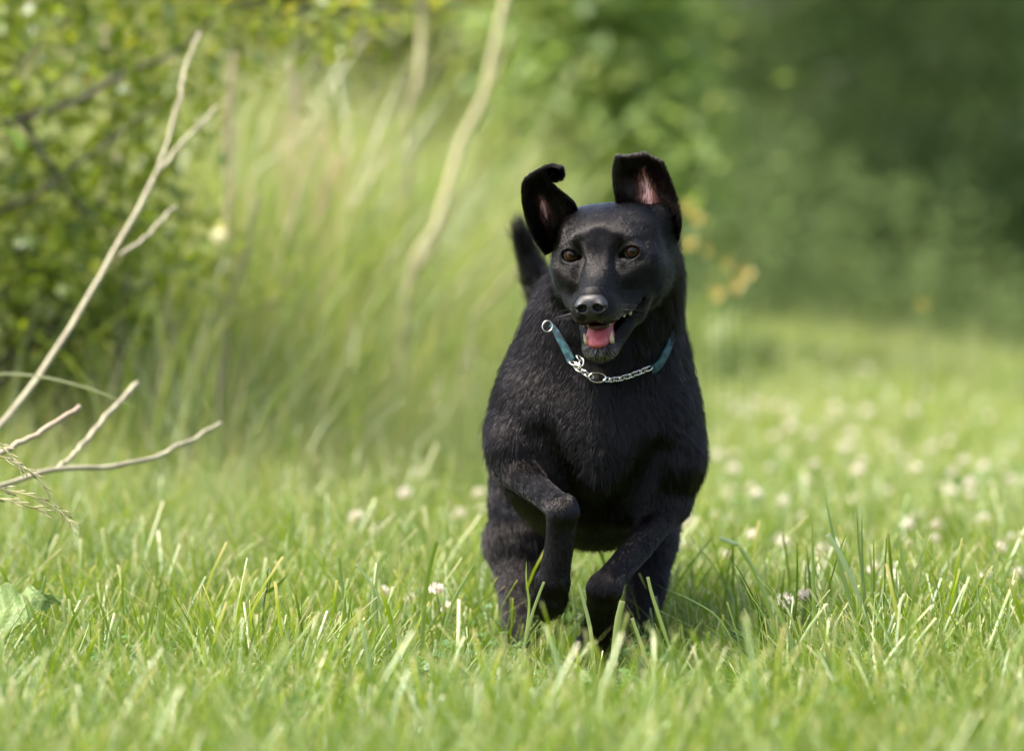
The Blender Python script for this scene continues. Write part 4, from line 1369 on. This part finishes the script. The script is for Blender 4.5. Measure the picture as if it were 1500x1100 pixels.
stick('leaning_trunk', 'pale slender leaning trunk rising behind the bank left of the dog', 'tree trunk',
      [([rooted(560, 560, 5.0), (600, 415, 5.1), (636, 335, 5.2), (658, 270, 5.3), (675, 205, 5.4), (705, 150, 5.5), (724, 70, 5.6), (742, -10, 5.7), (760, -130, 5.9)], 0.0120, 0.0095, 'trunk'),
       ([(612, 395, 5.1), (650, 335, 5.1), (690, 265, 5.05)], 0.0074, 0.0043, 'branch'),
       ([(716, 130, 5.5), (738, 85, 5.5), (756, 50, 5.45)], 0.0074, 0.0050, 'branch')], dry_pale)
stick('dry_stalk', 'blurred pale upright stem near the top left of the leaning trunk', 'stalk',
      [([rooted(590, 480, 6.0), (598, 220, 6.0), (612, 120, 6.0), (618, 40, 6.1), (612, -60, 6.1)], 0.0112, 0.0087, 'stem')], dry_pale, 'blurred dry stems on the bank')
stick('dry_stalk', 'brown stalk standing in the bank grass left of centre', 'stalk',
      [([rooted(315, 560, 3.6), (333, 460, 3.6), (358, 380, 3.6), (380, 288, 3.6)], 0.0059, 0.0053, 'stem')], dry_pale, 'blurred dry stems on the bank')
stick('dry_stalk', 'beige stalk leaning behind the raised tail of the dog', 'stalk',
      [([rooted(655, 560, 5.8), (690, 488, 5.8), (722, 435, 5.8), (760, 395, 5.8), (800, 350, 5.9)], 0.0081, 0.0068, 'stem')], dry_pale, 'blurred dry stems on the bank')
stick('dry_stalk', 'pinkish upright stalk in the upper left behind the forked branch', 'stalk',
      [([rooted(330, 430, 4.4), (335, 180, 4.4), (342, 120, 4.4), (345, 75, 4.4)], 0.0081, 0.0068, 'stem')], dry_pink, 'reddish stalks in the upper left')
stick('dry_stalk', 'pinkish stalk right of the forked branch tip', 'stalk',
      [([rooted(445, 430, 5.4), (437, 240, 5.4), (432, 150, 5.4), (428, 90, 5.4)], 0.0087, 0.0062, 'stem')], dry_pink, 'reddish stalks in the upper left')
stick('dry_stalk', 'faint reddish stalk left of the forked branch', 'stalk',
      [([rooted(180, 430, 4.2), (172, 170, 4.2), (160, 100, 4.2), (155, 40, 4.2)], 0.0074, 0.0062, 'stem')], dry_pink, 'reddish stalks in the upper left')
stick('dry_stalk', 'pale bare stem at the top left corner, leaning right at its top', 'stem',
      [([rooted(5, 400, 3.9), (12, 230, 3.9), (25, 160, 3.9), (45, 90, 3.9), (70, 20, 3.9), (90, -40, 3.9)], 0.0062, 0.0050, 'stem')], dry, 'bare stems at the top left corner')
stick('dry_stalk', 'pale bare stem at the top left corner, standing straight', 'stem',
      [([rooted(10, 400, 3.8), (17, 150, 3.8), (14, 60, 3.8), (8, -40, 3.8)], 0.0068, 0.0056, 'stem')], dry, 'bare stems at the top left corner')
# tan plume of last year's grass on the bank
plume = Bag()
for i in range(34):
    px = 455 + rng.normal(0, 34); top = 150 + 110 * rng.random()
    Y = 5.2 + rng.normal(0, .12)
    b0 = rooted(px * .6 + 445 * .4, 500, Y)
    v, f = tube_data(catmull([W(*b0), W(px * .7 + 450 * .3, 330, Y), W(px, 230, Y), W(px + rng.normal(0, 14), top, Y)], 7), [.0022, .002, .002, .0018, .0016, .0012, .0006], seg=3, cap=False)
    plume.add(v, f)
    for k in range(6):
        e = W(px + rng.normal(0, 6), top + 8 + k * 9, Y)
        v, f = tube_data(np.array([e, e + np.array([rng.normal(0, .01), 0, .022])]), [.0035, .0005], seg=3, cap=False); plume.add(v, f)
po = plume.build('dry_grass_plume', simple_mat('straw', (.34, .28, .15), rough=.8, color2=(.40, .33, .19), var_scale=12))
tag(po, 'tan plume of old dry grass standing on the bank', 'dry grass')

# ================================================================== SEED HEADS IN FOCUS AT THE LEFT
seedm = simple_mat('straw_seed', (.48, .44, .26), rough=.6, color2=(.36, .30, .15), var_scale=80)
seed_dark = simple_mat('brown_seed', (.10, .07, .04), rough=.7)
for lab, pts in (('fine grass seed head drooping farthest right over the low branch', [(-80, 640, -.05), (-20, 660, -.05), (25, 680, -.04), (58, 703, -.03), (80, 740, -.02), (96, 757, -.02)]),
                 ('fine grass seed head crossing just above the low branch at the left edge', [(-90, 700, 0), (-20, 712, 0), (10, 718, 0), (50, 728, 0), (85, 748, .02), (113, 775, .02)]),
                 ('short grass seed head at the left edge below the thick pale stalk', [(-80, 655, .02), (-30, 648, .02), (0, 655, .02), (20, 672, .02), (36, 690, .02)]),
                 ('lowest grass seed head arching out at the left edge', [(-90, 735, .02), (-20, 728, .02), (30, 738, .02), (70, 752, .03)])):
    p0 = W(*pts[0])
    o = empty('grass_seed_head', p0); tag(o, lab, 'seed head', 'grass seed heads at the left edge')
    pth = catmull([W(*p) for p in pts], 30)
    v, f = tube_data(pth, np.linspace(.0013, .0006, 30), seg=5); new_mesh_object('stem', rel(p0, v), f, seedm, o)
    for k in range(16):
        u = 8 + int(21 * k / 16.0); b_ = pth[min(u, 29)]
        dv = unit(pth[min(u + 1, 29)] - pth[u - 1]); sidev = unit(np.array([dv[2], rng.normal(0, .5), -dv[0]])) * (1 if k % 2 else -1)
        e = b_ + dv * .010 + sidev * .006 * rng.random()
        c1 = e + dv * .010 + sidev * .002
        v, f = tube_data(np.array([b_, e, e * .5 + c1 * .5, c1]), [.0003, .0007, .0012, .0003], seg=5)
        new_mesh_object('spikelet', rel(p0, v), f, seed_dark if rng.random() < .2 else seedm, o)

# ================================================================== TALL BLADES IN FOCUS
blade_mat = leaf_mat('fresh_grass_blade', (.070, .135, .014), (.20, .30, .035), (.45, .45, .20), trans=.4, gloss=.12, rough=.28)


def ribbon(pts, wpx, tint, name, parent, ploc, mat, cut=False, turn=.5):
    pth = catmull([W(*p) for p in pts], 20); n = 20
    s = np.linspace(0, 1, n)
    T_ = unit(np.gradient(pth, axis=0))
    sv = unit(np.cross(T_, np.array([math.sin(turn), -math.cos(turn), 0])))
    nn = np.cross(sv, T_)
    w_ = wpx / 1000 / 2 * np.minimum(1, .5 + s * 2) * ((1 - .25 * s) if cut else (1 - s ** 2.5) + .02)
    l_ = pth - sv * w_[:, None]; r_ = pth + sv * w_[:, None]; m_ = pth + nn * w_[:, None] * .35
    V_ = np.stack([l_, m_, r_], 1).reshape(-1, 3)
    F_ = [(i * 3 + j, i * 3 + j + 1, i * 3 + 4 + j, i * 3 + 3 + j) for i in range(n - 1) for j in (0, 1)]
    tt = np.repeat(np.clip(tint + np.where(cut & (s > .96), .5, 0), 0, 1), 3)
    return new_mesh_object(name, rel(ploc, V_), F_, mat, parent, True, {'tint': tt})


HERO = [
    ('tall dark blade with a folded tip, at the left end of the right hand tuft', .12, [[(1150, 990), (1137, 925), (1112, 850), (1082, 798)], [(1082, 798), (1070, 794), (1055, 788)]], 11, .18, True),
    ('tallest straight blade in the middle of the right hand tuft', .10, [[(1196, 980), (1193, 900), (1191, 820), (1189, 742)]], 9, .30, False),
    ('dark pointed blade right of the tallest blade in the right hand tuft', .16, [[(1262, 960), (1245, 880), (1224, 800), (1208, 722)]], 11, .15, False),
    ('pair of narrow dark blades crossing in the right hand tuft', .14, [[(1272, 960), (1266, 860), (1258, 800), (1255, 738)], [(1270, 940), (1264, 850), (1263, 800), (1263, 748)]], 7, .12, False),
    ('broad fresh blade leaning left in the right hand tuft', .05, [[(1285, 980), (1262, 890), (1235, 820), (1212, 782)]], 14, .42, True),
    ('blade with a thin dark stem standing right of the right hand tuft', .12, [[(1332, 920), (1330, 860), (1322, 820), (1315, 776)]], 11, .22, False),
    ('thin straw tipped blade leaning right beside the right hand tuft', .12, [[(1330, 910), (1340, 850), (1355, 800), (1367, 766)]], 4.5, .62, False),
    ('single upright blade near the right edge', .12, [[(1452, 930), (1454, 880), (1456, 830)]], 8, .30, False),
    ('curved blade at the right edge leaning right', .08, [[(1395, 960), (1398, 890), (1404, 845), (1412, 805)]], 9, .35, False),
    ('broad cut blade standing left of the dog', .10, [[(618, 960), (622, 880), (630, 830), (641, 790)]], 11, .25, True),
    ('long thin blade leaning right toward the hind leg', .05, [[(640, 960), (662, 885), (690, 835), (706, 800)]], 6, .28, False),
    ('pale blade with a cut tip in front of the left hind leg', -.10, [[(765, 960), (778, 905), (790, 870), (797, 852)]], 6.5, .5, True),
    ('narrow twisted blade before the gap between the left legs', -.08, [[(768, 940), (775, 890), (771, 850), (771, 820)]], 5.5, .35, False),
    ('blade bending left in front of the folded right paw', -.12, [[(872, 1010), (866, 930), (852, 870), (845, 850)]], 8.5, .48, False),
    ('broad upright blade with a torn tip between the right legs', -.12, [[(897, 1020), (900, 960), (905, 910), (912, 880)]], 15, .5, True),
    ('short cut blade against the right hind leg', -.05, [[(985, 960), (968, 910), (955, 870), (949, 845)]], 8, .45, True),
    ('small bent blade at the foot of the right hind leg', -.10, [[(950, 975), (938, 940), (926, 905)]], 8, .5, True),
    ('tall blade with a cut tip in the grass left of centre', .16, [[(503, 960), (505, 890), (500, 850), (497, 814)]], 9, .3, True),
    ('blade leaning left in the grass left of centre', .12, [[(566, 950), (555, 880), (540, 850), (521, 826)]], 7, .4, True),
    ('upright pale blade in the grass at the lower left', -.10, [[(98, 1060), (100, 980), (100, 900)]], 7, .66, True),
    ('pointed pale blade in the lower left grass', -.05, [[(215, 1010), (222, 960), (230, 910), (233, 880)]], 8, .5, False),
    ('thin arching dry blade crossing the long forked branch at the left edge', 1.0, [[(-60, 560), (0, 548), (60, 552), (120, 566), (165, 582), (205, 600)]], 5, .75, False),
    ('arching thin stalk leaning in from right of the hind leg', .1, [[(1080, 950), (1052, 905), (1015, 880), (975, 862)]], 3.5, .3, False),
]
for lab, Y, polys, wpx, tint, cut in HERO:
    Y = Y - .16 if 0 < Y < .5 else Y; tint = tint + .08
    b0 = W(polys[0][0][0], polys[0][0][1], Y)
    o = empty('tall_grass', b0); tag(o, lab, 'grass blade', 'tall grass blades in focus')
    for k, pl in enumerate(polys):
        ribbon([(x, y, Y) for x, y in pl], wpx * .74, tint + .1, 'blade' if k == 0 else 'tip', o, b0, blade_mat, cut, turn=rng.normal(.2, .3))
# the lone dark stem with one leaf
b0 = W(380, 960, .05)
o = empty('lone_grass', b0); tag(o, 'lone dark green grass stem with one leaf held out to the right', 'grass stem')
dark_stem = simple_mat('dark_green_stem', (.035, .075, .022), rough=.5)
twig([(378, 960, .05), (384, 910, .05), (390, 865, .05), (393, 833, .05)], .0016, .0013, dark_stem, o, b0, 'stem', n=14)
ribbon([(390, 868, .05), (400, 862, .045), (412, 852, .04), (422, 840, .04)], 6.5, .08, 'leaf', o, b0, blade_mat)
ribbon([(394, 862, .05), (396, 848, .05), (396, 835, .05), (390, 831, .05)], 3, .2, 'leaf', o, b0, blade_mat)

# ================================================================== BROAD LEAVES AT THE LOWER LEFT
def veined_leaf_mat():
    m, nt = mat_new('veined_leaf'); Lk = nt.links
    out = node(nt, 'ShaderNodeOutputMaterial')
    at = node(nt, 'ShaderNodeAttribute'); at.attribute_name = 'tint'
    cr = node(nt, 'ShaderNodeValToRGB'); e = cr.color_ramp.elements
    e[0].color = (.13, .21, .045, 1); e[1].color = (.30, .39, .15, 1)
    Lk.new(at.outputs['Fac'], cr.inputs[0])
    tc = node(nt, 'ShaderNodeTexCoord')
    vo = node(nt, 'ShaderNodeTexVoronoi', Scale=110.0); vo.feature = 'DISTANCE_TO_EDGE'
    Lk.new(tc.outputs['Object'], vo.inputs['Vector'])
    b = node(nt, 'ShaderNodeBsdfPrincipled', Roughness=.55); Lk.new(cr.outputs[0], b.inputs['Base Color'])
    bp = node(nt, 'ShaderNodeBump', Strength=.8, Distance=.002); Lk.new(vo.outputs[0], bp.inputs['Height']); Lk.new(bp.outputs[0], b.inputs['Normal'])
    t = node(nt, 'ShaderNodeBsdfTranslucent'); Lk.new(cr.outputs[0], t.inputs['Color'])
    mx = node(nt, 'ShaderNodeMixShader'); mx.inputs[0].default_value = .3
    Lk.new(b.outputs[0], mx.inputs[1]); Lk.new(t.outputs[0], mx.inputs[2]); Lk.new(mx.outputs[0], out.inputs[0])
    return m


vl = veined_leaf_mat()
def broad_leaf(name, label, outline_top, outline_bot, Y, root_px, tint0=.3):
    """outline_top/bot: matching pixel rows with depth offsets: a creased, wavy leaf between them."""
    n, m = 30, 11
    A = catmull([W(x, y, Y + d) for x, y, d in outline_top], n); B = catmull([W(x, y, Y + d) for x, y, d in outline_bot], n)
    v_ = np.linspace(0, 1, m)[None, :, None]
    G = A[:, None] * (1 - v_) + B[:, None] * v_
    u = np.linspace(0, 1, n)[:, None]; vv = np.linspace(0, 1, m)[None, :]
    rib = np.abs(np.sin((u * 7 + np.abs(vv - .5) * 1.6) * math.pi))
    G[:, :, 1] += .006 * (1 - rib) + .010 * np.sin(u * 9) * (vv - .5) + .008 * np.abs(vv - .5)
    G[:, :, 2] += .0035 * np.sin(u * 23) * (vv < .06) + .003 * np.sin(u * 31) * (vv > .94)
    tt = np.clip(tint0 + .50 * np.exp(-(rib / .10) ** 2) + .5 * np.exp(-((vv - .5) / .03) ** 2) + .1 * np.sin(u * 5 + vv * 4), 0, 1)
    F_ = [(i * m + j, i * m + j + 1, (i + 1) * m + j + 1, (i + 1) * m + j) for i in range(n - 1) for j in range(m - 1)]
    b0 = W(*root_px)
    o = empty(name, b0); tag(o, label, 'leaf')
    new_mesh_object('leaf', rel(b0, G.reshape(-1, 3)), F_, vl, o, True, {'tint': tt.reshape(-1)})
    e = A[0] * .5 + B[0] * .5
    v, f = tube_data(catmull([b0, b0 * .5 + e * .5 + np.array([-.01, 0, .01]), e], 8), [.003] * 8, seg=6)
    new_mesh_object('leaf_stalk', rel(b0, v), f, vl, o, True, {'tint': np.full(len(v), .6)})


broad_leaf('burdock_plant', 'broad veined light green leaf entering at the lower left edge', [(-90, 900, .0), (-20, 866, .0), (10, 856, .0), (30, 868, .0), (45, 858, .0), (70, 872, .0), (89, 883, .02)], [(-80, 970, -.06), (-20, 955, -.05), (0, 938, -.05), (30, 915, -.04), (55, 898, -.02), (75, 888, 0), (89, 884, .02)], -.05, (-80, 1010, -.05), .12)
broad_leaf('dock_plant', 'dark green leaf below the broad veined leaf at the left edge', [(-60, 990, 0), (-20, 965, 0), (0, 960, 0), (12, 957, 0), (22, 966, .02)], [(-50, 1040, -.03), (-20, 1030, -.02), (0, 1010, -.02), (12, 995, -.01), (22, 968, .02)], -.15, (-60, 1060, -.15), -.35)
broad_leaf('dock_plant', 'small round bright leaf standing in the lower left grass', [(336, 1020, 0), (334, 1000, 0), (342, 988, 0), (354, 985, 0), (366, 990, 0), (370, 1000, 0)], [(345, 1040, 0), (350, 1030, 0), (354, 1025, 0), (360, 1020, 0), (366, 1010, 0), (371, 1002, 0)], -.30, (352, 1060, -.3), .25)
broad_leaf('dock_plant', 'broad dark leaf lying in the grass right of the hind leg', [(1030, 945, 0), (1042, 930, 0), (1055, 925, 0), (1068, 922, .02), (1078, 925, .05)], [(1035, 960, 0), (1048, 952, 0), (1058, 946, 0), (1070, 936, .02), (1079, 927, .05)], .08, (1025, 975, .08), -.05)

# ================================================================== WHITE CLOVER AND YELLOW FLOWERS
petal_m = leaf_mat('clover_petal', (.72, .65, .58), (.78, .74, .66), (.62, .45, .38), trans=.25, gloss=.03)
fl_stem = simple_mat('flower_stem', (.10, .17, .04), rough=.6)
vs, fs, ts = [], [], []
for i in range(46):
    ph = i * 2.39996; zc = 1 - 1.45 * (i / 45.0); rr = math.sqrt(max(0, 1 - zc * zc))
    d = np.array([rr * math.cos(ph), rr * math.sin(ph), zc])
    v, f, t = leaf_quads(np.array([d * .0070]), np.array([np.cross(d, [.3, .5, .2])]), .0085, np.array([.2 + .5 * (zc < -.1) + .2 * rng.random()]), aspect=.5, direction=np.array([d]) * 9)
    vs.append(v); fs.append(f + 4 * i); ts.append(t)
head_o = new_mesh_object('flower_head', np.vstack(vs), np.vstack(fs), petal_m, None, False, {'tint': np.concatenate(ts)})
v, f = tube_data(catmull([(0, 0, -.13), (.004, 0, -.07), (0, 0, -.004)], 6), [.0011] * 6, seg=5)
stem_o = new_mesh_object('stem', v, f, fl_stem)


def ground_hit(px, py, up):
    """The point 'up' above the meadow that shows at a pixel."""
    Ys = np.concatenate([np.arange(-1.8, 6, .01), np.arange(6, 30, .03)])
    s = (CAM_D + Ys) / CAM_D / 1000
    x = (px - 750) * s; z = CAM_H - (py - HORIZON) * s
    g = terrain(x, Ys) + up
    k = np.nonzero(z <= g)[0]
    return None if len(k) == 0 else np.array([x[k[0]], Ys[k[0]], g[k[0]]])


first = True
def clover(px, py, label, scale=1.0, up=.10):
    global first
    p = ground_hit(px, py, up)
    if p is None: return
    o = empty('clover_flower', p)
    tag(o, label, 'flower', 'white clover flowers in the meadow')
    for src in (head_o, stem_o):
        c = src if first else src.copy()
        if not first: COL.objects.link(c)
        c.parent = o
    first = False
    o.scale = (scale, scale, scale); o.rotation_euler = (rng.normal(0, .2), rng.normal(0, .2), rng.random() * 6.28)


LC = 'round white clover flower among many in the meadow'
clover(655, 891, 'white clover flower in focus in the grass left of the dog', 1.1)
clover(1020, 808, 'lone white clover flower just right of the raised hind leg', 1.2)
clover(866, 822, 'white clover flower seen through the gap between the front legs', 1.3)
near_lab = [(1142, 790, 'pinkish clover flower behind the left of the right hand tuft'), (1360, 776, 'largest clover flower cluster tip right of the right hand tuft')]
for x_, y_, l_ in near_lab: clover(x_, y_, l_, 1.2)
pts_c = [(1083, 602), (1097, 604), (1120, 592), (1132, 596), (1145, 597), (1158, 604), (1157, 616), (1160, 622), (1133, 640), (1185, 640), (1222, 592), (1265, 596), (1274, 605), (1248, 633), (1308, 652), (1262, 675), (1257, 690), (1360, 580), (1095, 540), (1275, 545), (1488, 570), (1450, 615), (1390, 650), (1410, 672), (1440, 680), (1420, 712), (1424, 724), (1478, 705), (1385, 716), (1397, 722),
         (1078, 688), (1192, 682), (1070, 718), (1108, 722), (1145, 735), (1050, 665), (1335, 602), (1340, 690), (1395, 690), (1215, 520), (1350, 525), (1330, 520), (1480, 520), (1440, 760), (1390, 748), (1465, 800), (1483, 790), (1330, 770), (1370, 790), (1240, 660), (1290, 640), (1375, 770), (995, 775), (1003, 800), (1010, 765),
         (1100, 785), (1145, 798), (1205, 808), (1283, 832), (1310, 845), (1445, 845), (1150, 880), (1180, 870), (590, 728), (672, 753), (700, 724), (520, 760), (640, 862), (600, 880), (560, 870), (550, 775), (705, 745), (610, 700), (480, 700)]
for x_, y_ in pts_c: clover(x_ + rng.normal(0, 2), y_ + rng.normal(0, 2), LC, 1.1 + .35 * rng.random(), up=.105 + .04 * rng.random())
for i in range(62):
    x_ = 1040 + 470 * rng.random() + (0 if rng.random() < .8 else 150); y_ = 520 + 320 * rng.random() ** .8
    clover(x_, y_, LC, .85 + .4 * rng.random(), up=.085 + .045 * rng.random())

yel = simple_mat('yellow_petal', (.27, .20, .02), rough=.4)
vs, fs = [], []
bag = Bag()
for k in range(5):
    a = k * 2 * math.pi / 5
    for j in range(1):
        d = np.array([math.cos(a), math.sin(a), .35]); sdv = np.array([-math.sin(a), math.cos(a), 0])
        c0 = np.zeros(3); V_ = np.array([c0, d * .012 - sdv * .008, d * .019 + np.array([0, 0, .002]), d * .012 + sdv * .008])
        bag.add(V_, [(0, 1, 2, 3)])
yh = bag.build('petals', yel, None, False)
vv_, ff_ = sphere_data(.004, 8, 6); yc = new_mesh_object('flower_centre', vv_ + np.array([0, 0, .003]), ff_, simple_mat('flower_eye', (.45, .38, .03), rough=.7))
YEL = [(1018, 320, 6.5, 'bright yellow flower just right of the raised ear'), (1008, 357, 6.5, 'yellow flower below the brightest one beside the ear'), (1032, 366, 6.5, 'yellow flower right of the ear near the middle of its spray'),
       (1062, 388, 6.5, 'yellow flower at the centre right of its spray'), (1093, 402, 6.5, 'outermost right yellow flower of the spray by the ear'), (1078, 420, 6.7, 'lower yellow flower of the spray by the ear'), (1050, 432, 6.7, 'lowest yellow flower of the spray, over the meadow edge'),
       (1348, 447, 7.5, 'single yellow flower at the far edge of the meadow'), (409, 219, 6.5, 'yellow flower on the bank between the forked branch and the plume'), (1002, 305, 6.5, 'yellow flower half hidden by the edge of the ear')]
for k, (px, py, Y, lab) in enumerate(YEL):
    p = W(px, py, Y); o = empty('yellow_flower', p); tag(o, lab, 'flower', 'yellow flowers')
    for src in (yh, yc):
        c = src if k == 0 else src.copy()
        if k: COL.objects.link(c)
        c.parent = o
    g = float(terrain(p[0], Y)) - p[2]
    v, f = tube_data(catmull([(.03 * rng.normal(), 0, g), (.01, 0, g * .5), (0, 0, 0)], 8), [.003] * 8, seg=5)
    new_mesh_object('stem', v, f, fl_stem, o)
    o.rotation_euler = (.9 + .2 * rng.normal(), .2 * rng.normal(), 0) if False else (0, 0, rng.random())
    for ch in (o.children):
        if ch.name.startswith(('petals', 'flower_centre')): ch.rotation_euler = (1.1, 0, .3 * rng.normal())
    for ch in o.children:
        if ch.name.startswith(('petals', 'flower_centre')): ch.scale = (1.05,) * 3
# ================================================================== COLLAR
NECK = [p for p in PR if p['tag'] in ('neck', 'torso')]


def neck_sdf(P):
    D = np.full(len(P), 9.0)
    for p in NECK: D = combine(D, prim_dist(P, p), p)
    return D


def on_neck(px, py, off=.012):
    """Point above the coat of the neck that shows at a pixel."""
    lo = np.array([0.0, -CAM_D, CAM_H]); d = W(px, py, 0) - lo; d = d / np.linalg.norm(d)
    t = CAM_D - .35
    for i in range(60):
        q = lo + d * t; s = float(neck_sdf(q[None])[0]) - off
        if s < .0004: break
        t += s * .8
    return lo + d * t


cloth_m, nt = mat_new('teal_webbing')
out = node(nt, 'ShaderNodeOutputMaterial'); b = node(nt, 'ShaderNodeBsdfPrincipled', Roughness=.6)
tc = node(nt, 'ShaderNodeTexCoord'); vo = node(nt, 'ShaderNodeTexVoronoi', Scale=130.0)
cr = node(nt, 'ShaderNodeValToRGB'); e = cr.color_ramp.elements
e[0].position = .35; e[0].color = (.004, .034, .045, 1); e[1].position = .62; e[1].color = (.018, .085, .100, 1)
x = e.new(.48); x.color = (.004, .014, .028, 1)
nt.links.new(tc.outputs['Object'], vo.inputs['Vector']); nt.links.new(vo.outputs['Color'], cr.inputs[0]); nt.links.new(cr.outputs[0], b.inputs['Base Color'])
wv = node(nt, 'ShaderNodeTexWave', Scale=420.0); nt.links.new(tc.outputs['Object'], wv.inputs['Vector'])
bp = node(nt, 'ShaderNodeBump', Strength=.4, Distance=.001); nt.links.new(wv.outputs[0], bp.inputs['Height']); nt.links.new(bp.outputs[0], b.inputs['Normal'])
nt.links.new(b.outputs[0], out.inputs[0])
chrome = simple_mat('chain_steel', (.62, .60, .56), rough=.22, metal=1.0)

cl_loc = on_neck(872, 556)
collar = empty('dog_collar', cl_loc)
tag(collar, 'teal patterned collar with a steel chain loop round the neck of the dog', 'collar')
CLV = np.array(collar.location)


def strap(pts3, width, name):
    n = 30
    pth = catmull(pts3, n)
    c = W(885, 470, .15)
    T_ = unit(np.gradient(pth, axis=0))
    outv = pth - c; outv[:, 2] *= .3; outv = unit(outv - (outv * T_).sum(1, keepdims=True) * T_)
    sv = np.cross(T_, outv)
    th = .0012; width = np.interp(np.linspace(0, 1, n), np.linspace(0, 1, len(np.atleast_1d(width))), np.atleast_1d(width))[:, None]
    quad = [(-1, -1), (1, -1), (1, 1), (-1, 1)]
    V_ = np.stack([pth + sv * (width / 2 * a) + outv * th * bq for a, bq in quad], 1).reshape(-1, 3)
    F_ = [(i * 4 + j, i * 4 + (j + 1) % 4, (i + 1) * 4 + (j + 1) % 4, (i + 1) * 4 + j) for i in range(n - 1) for j in range(4)] + [(0, 1, 2, 3), ((n - 1) * 4 + 3, (n - 1) * 4 + 2, (n - 1) * 4 + 1, (n - 1) * 4)]
    return new_mesh_object(name, V_ - CLV, F_, cloth_m, collar, False)


OFFC = .0125
left_pts = [on_neck(x, y, f_) for x, y, f_ in ((806, 474, .002), (812, 482, .008), (819, 494, .011), (828, 510, .0125), (837, 529, .013))]
right_pts = [on_neck(x, y, f_) for x, y, f_ in ((954, 542, .013), (965, 535, .0125), (976, 517, .010), (985, 495, .005), (990, 480, .001))]
back = [W(1000, 462, .17), W(990, 430, .235), W(930, 415, .285), W(860, 415, .285), W(805, 430, .235), W(794, 462, .17)]
strap(left_pts, (.007, .009, .011, .0125, .0125), 'strap')
strap(right_pts + back + [left_pts[0]], .0125, 'strap')


def torus_data(R0, r0, sx=1.0, sy=1.0, nu=20, nv=7):
    a = np.linspace(0, 2 * math.pi, nu, endpoint=False)
    pth = np.stack([R0 * sx * np.cos(a), R0 * sy * np.sin(a), np.zeros(nu)], -1)
    V_ = []
    for i in range(nu):
        nrm_ = np.array([math.cos(a[i]), math.sin(a[i]), 0])
        for j in range(nv):
            b_ = 2 * math.pi * j / nv
            V_.append(pth[i] + r0 * (math.cos(b_) * nrm_ + math.sin(b_) * np.array([0, 0, 1.0])))
    F_ = [(i * nv + j, ((i + 1) % nu) * nv + j, ((i + 1) % nu) * nv + (j + 1) % nv, i * nv + (j + 1) % nv) for i in range(nu) for j in range(nv)]
    return np.array(V_), F_


v, f = torus_data(.0052, .00110, 1.30, .80)
link_src = new_mesh_object('chain_link', v, f, chrome, collar)
used_link = False
def chain(pix, step=.0086):
    global used_link
    pth = catmull([on_neck(x, y, OFFC + .003) for x, y in pix], 200)
    d = np.concatenate([[0], np.cumsum(np.linalg.norm(np.diff(pth, axis=0), axis=1))])
    k = 0; s = step * .5
    while s < d[-1]:
        i = min(int(np.searchsorted(d, s)), 198)
        T_ = Vector(unit(pth[min(i + 1, 199)] - pth[i - 1])); 
        view = Vector((0, -1, .1)); zax = (view - T_ * view.dot(T_)).normalized(); yax = zax.cross(T_)
        M = Matrix((T_, yax, zax)).transposed()
        M = M @ Matrix.Rotation(R(48 if k % 2 else -42), 3, 'X') @ Matrix.Rotation(R(14), 3, 'Z')
        o = link_src if not used_link else link_src.copy()
        if used_link: COL.objects.link(o)
        used_link = True
        o.parent = collar; o.location = Vector(pth[i] - CLV); o.rotation_euler = M.to_euler()
        s += step; k += 1


chain([(837, 530), (848, 541), (858, 547), (864, 551)])
chain([(886, 556), (900, 556), (918, 552), (935, 546), (953, 539)])
chain([(838, 531), (848, 536), (852, 530), (849, 524)], .008)
def ring(px, py, rx, ry, r, tilt, name='ring'):
    p = on_neck(px, py, OFFC + .004)
    v, f = torus_data(1.0, r, rx, ry, 28, 8)
    v[:, :2] = v[:, :2]
    o = new_mesh_object(name, v, f, chrome, collar); o.location = Vector(p - CLV)
    o.rotation_euler = (R(80), R(tilt), 0)


def ring2(px, py, rx, ry, r, tilt):
    p = on_neck(px, py, OFFC + .004)
    a = np.linspace(0, 2 * math.pi, 29)[:-1]
    pth = np.stack([rx * np.cos(a), 0 * a + .002 * np.sin(a), ry * np.sin(a)], -1) @ rot_y(R(tilt)).T
    pth = np.vstack([pth, pth[:1]])
    v, f = tube_data(pth, [r] * 29, seg=7, cap=False)
    o = new_mesh_object('ring', v, f, chrome, collar); o.location = Vector(p - CLV)


ring2(875, 553, .0125, .0070, .0012, 4)
ring2(802, 478, .0074, .0080, .0010, 20)
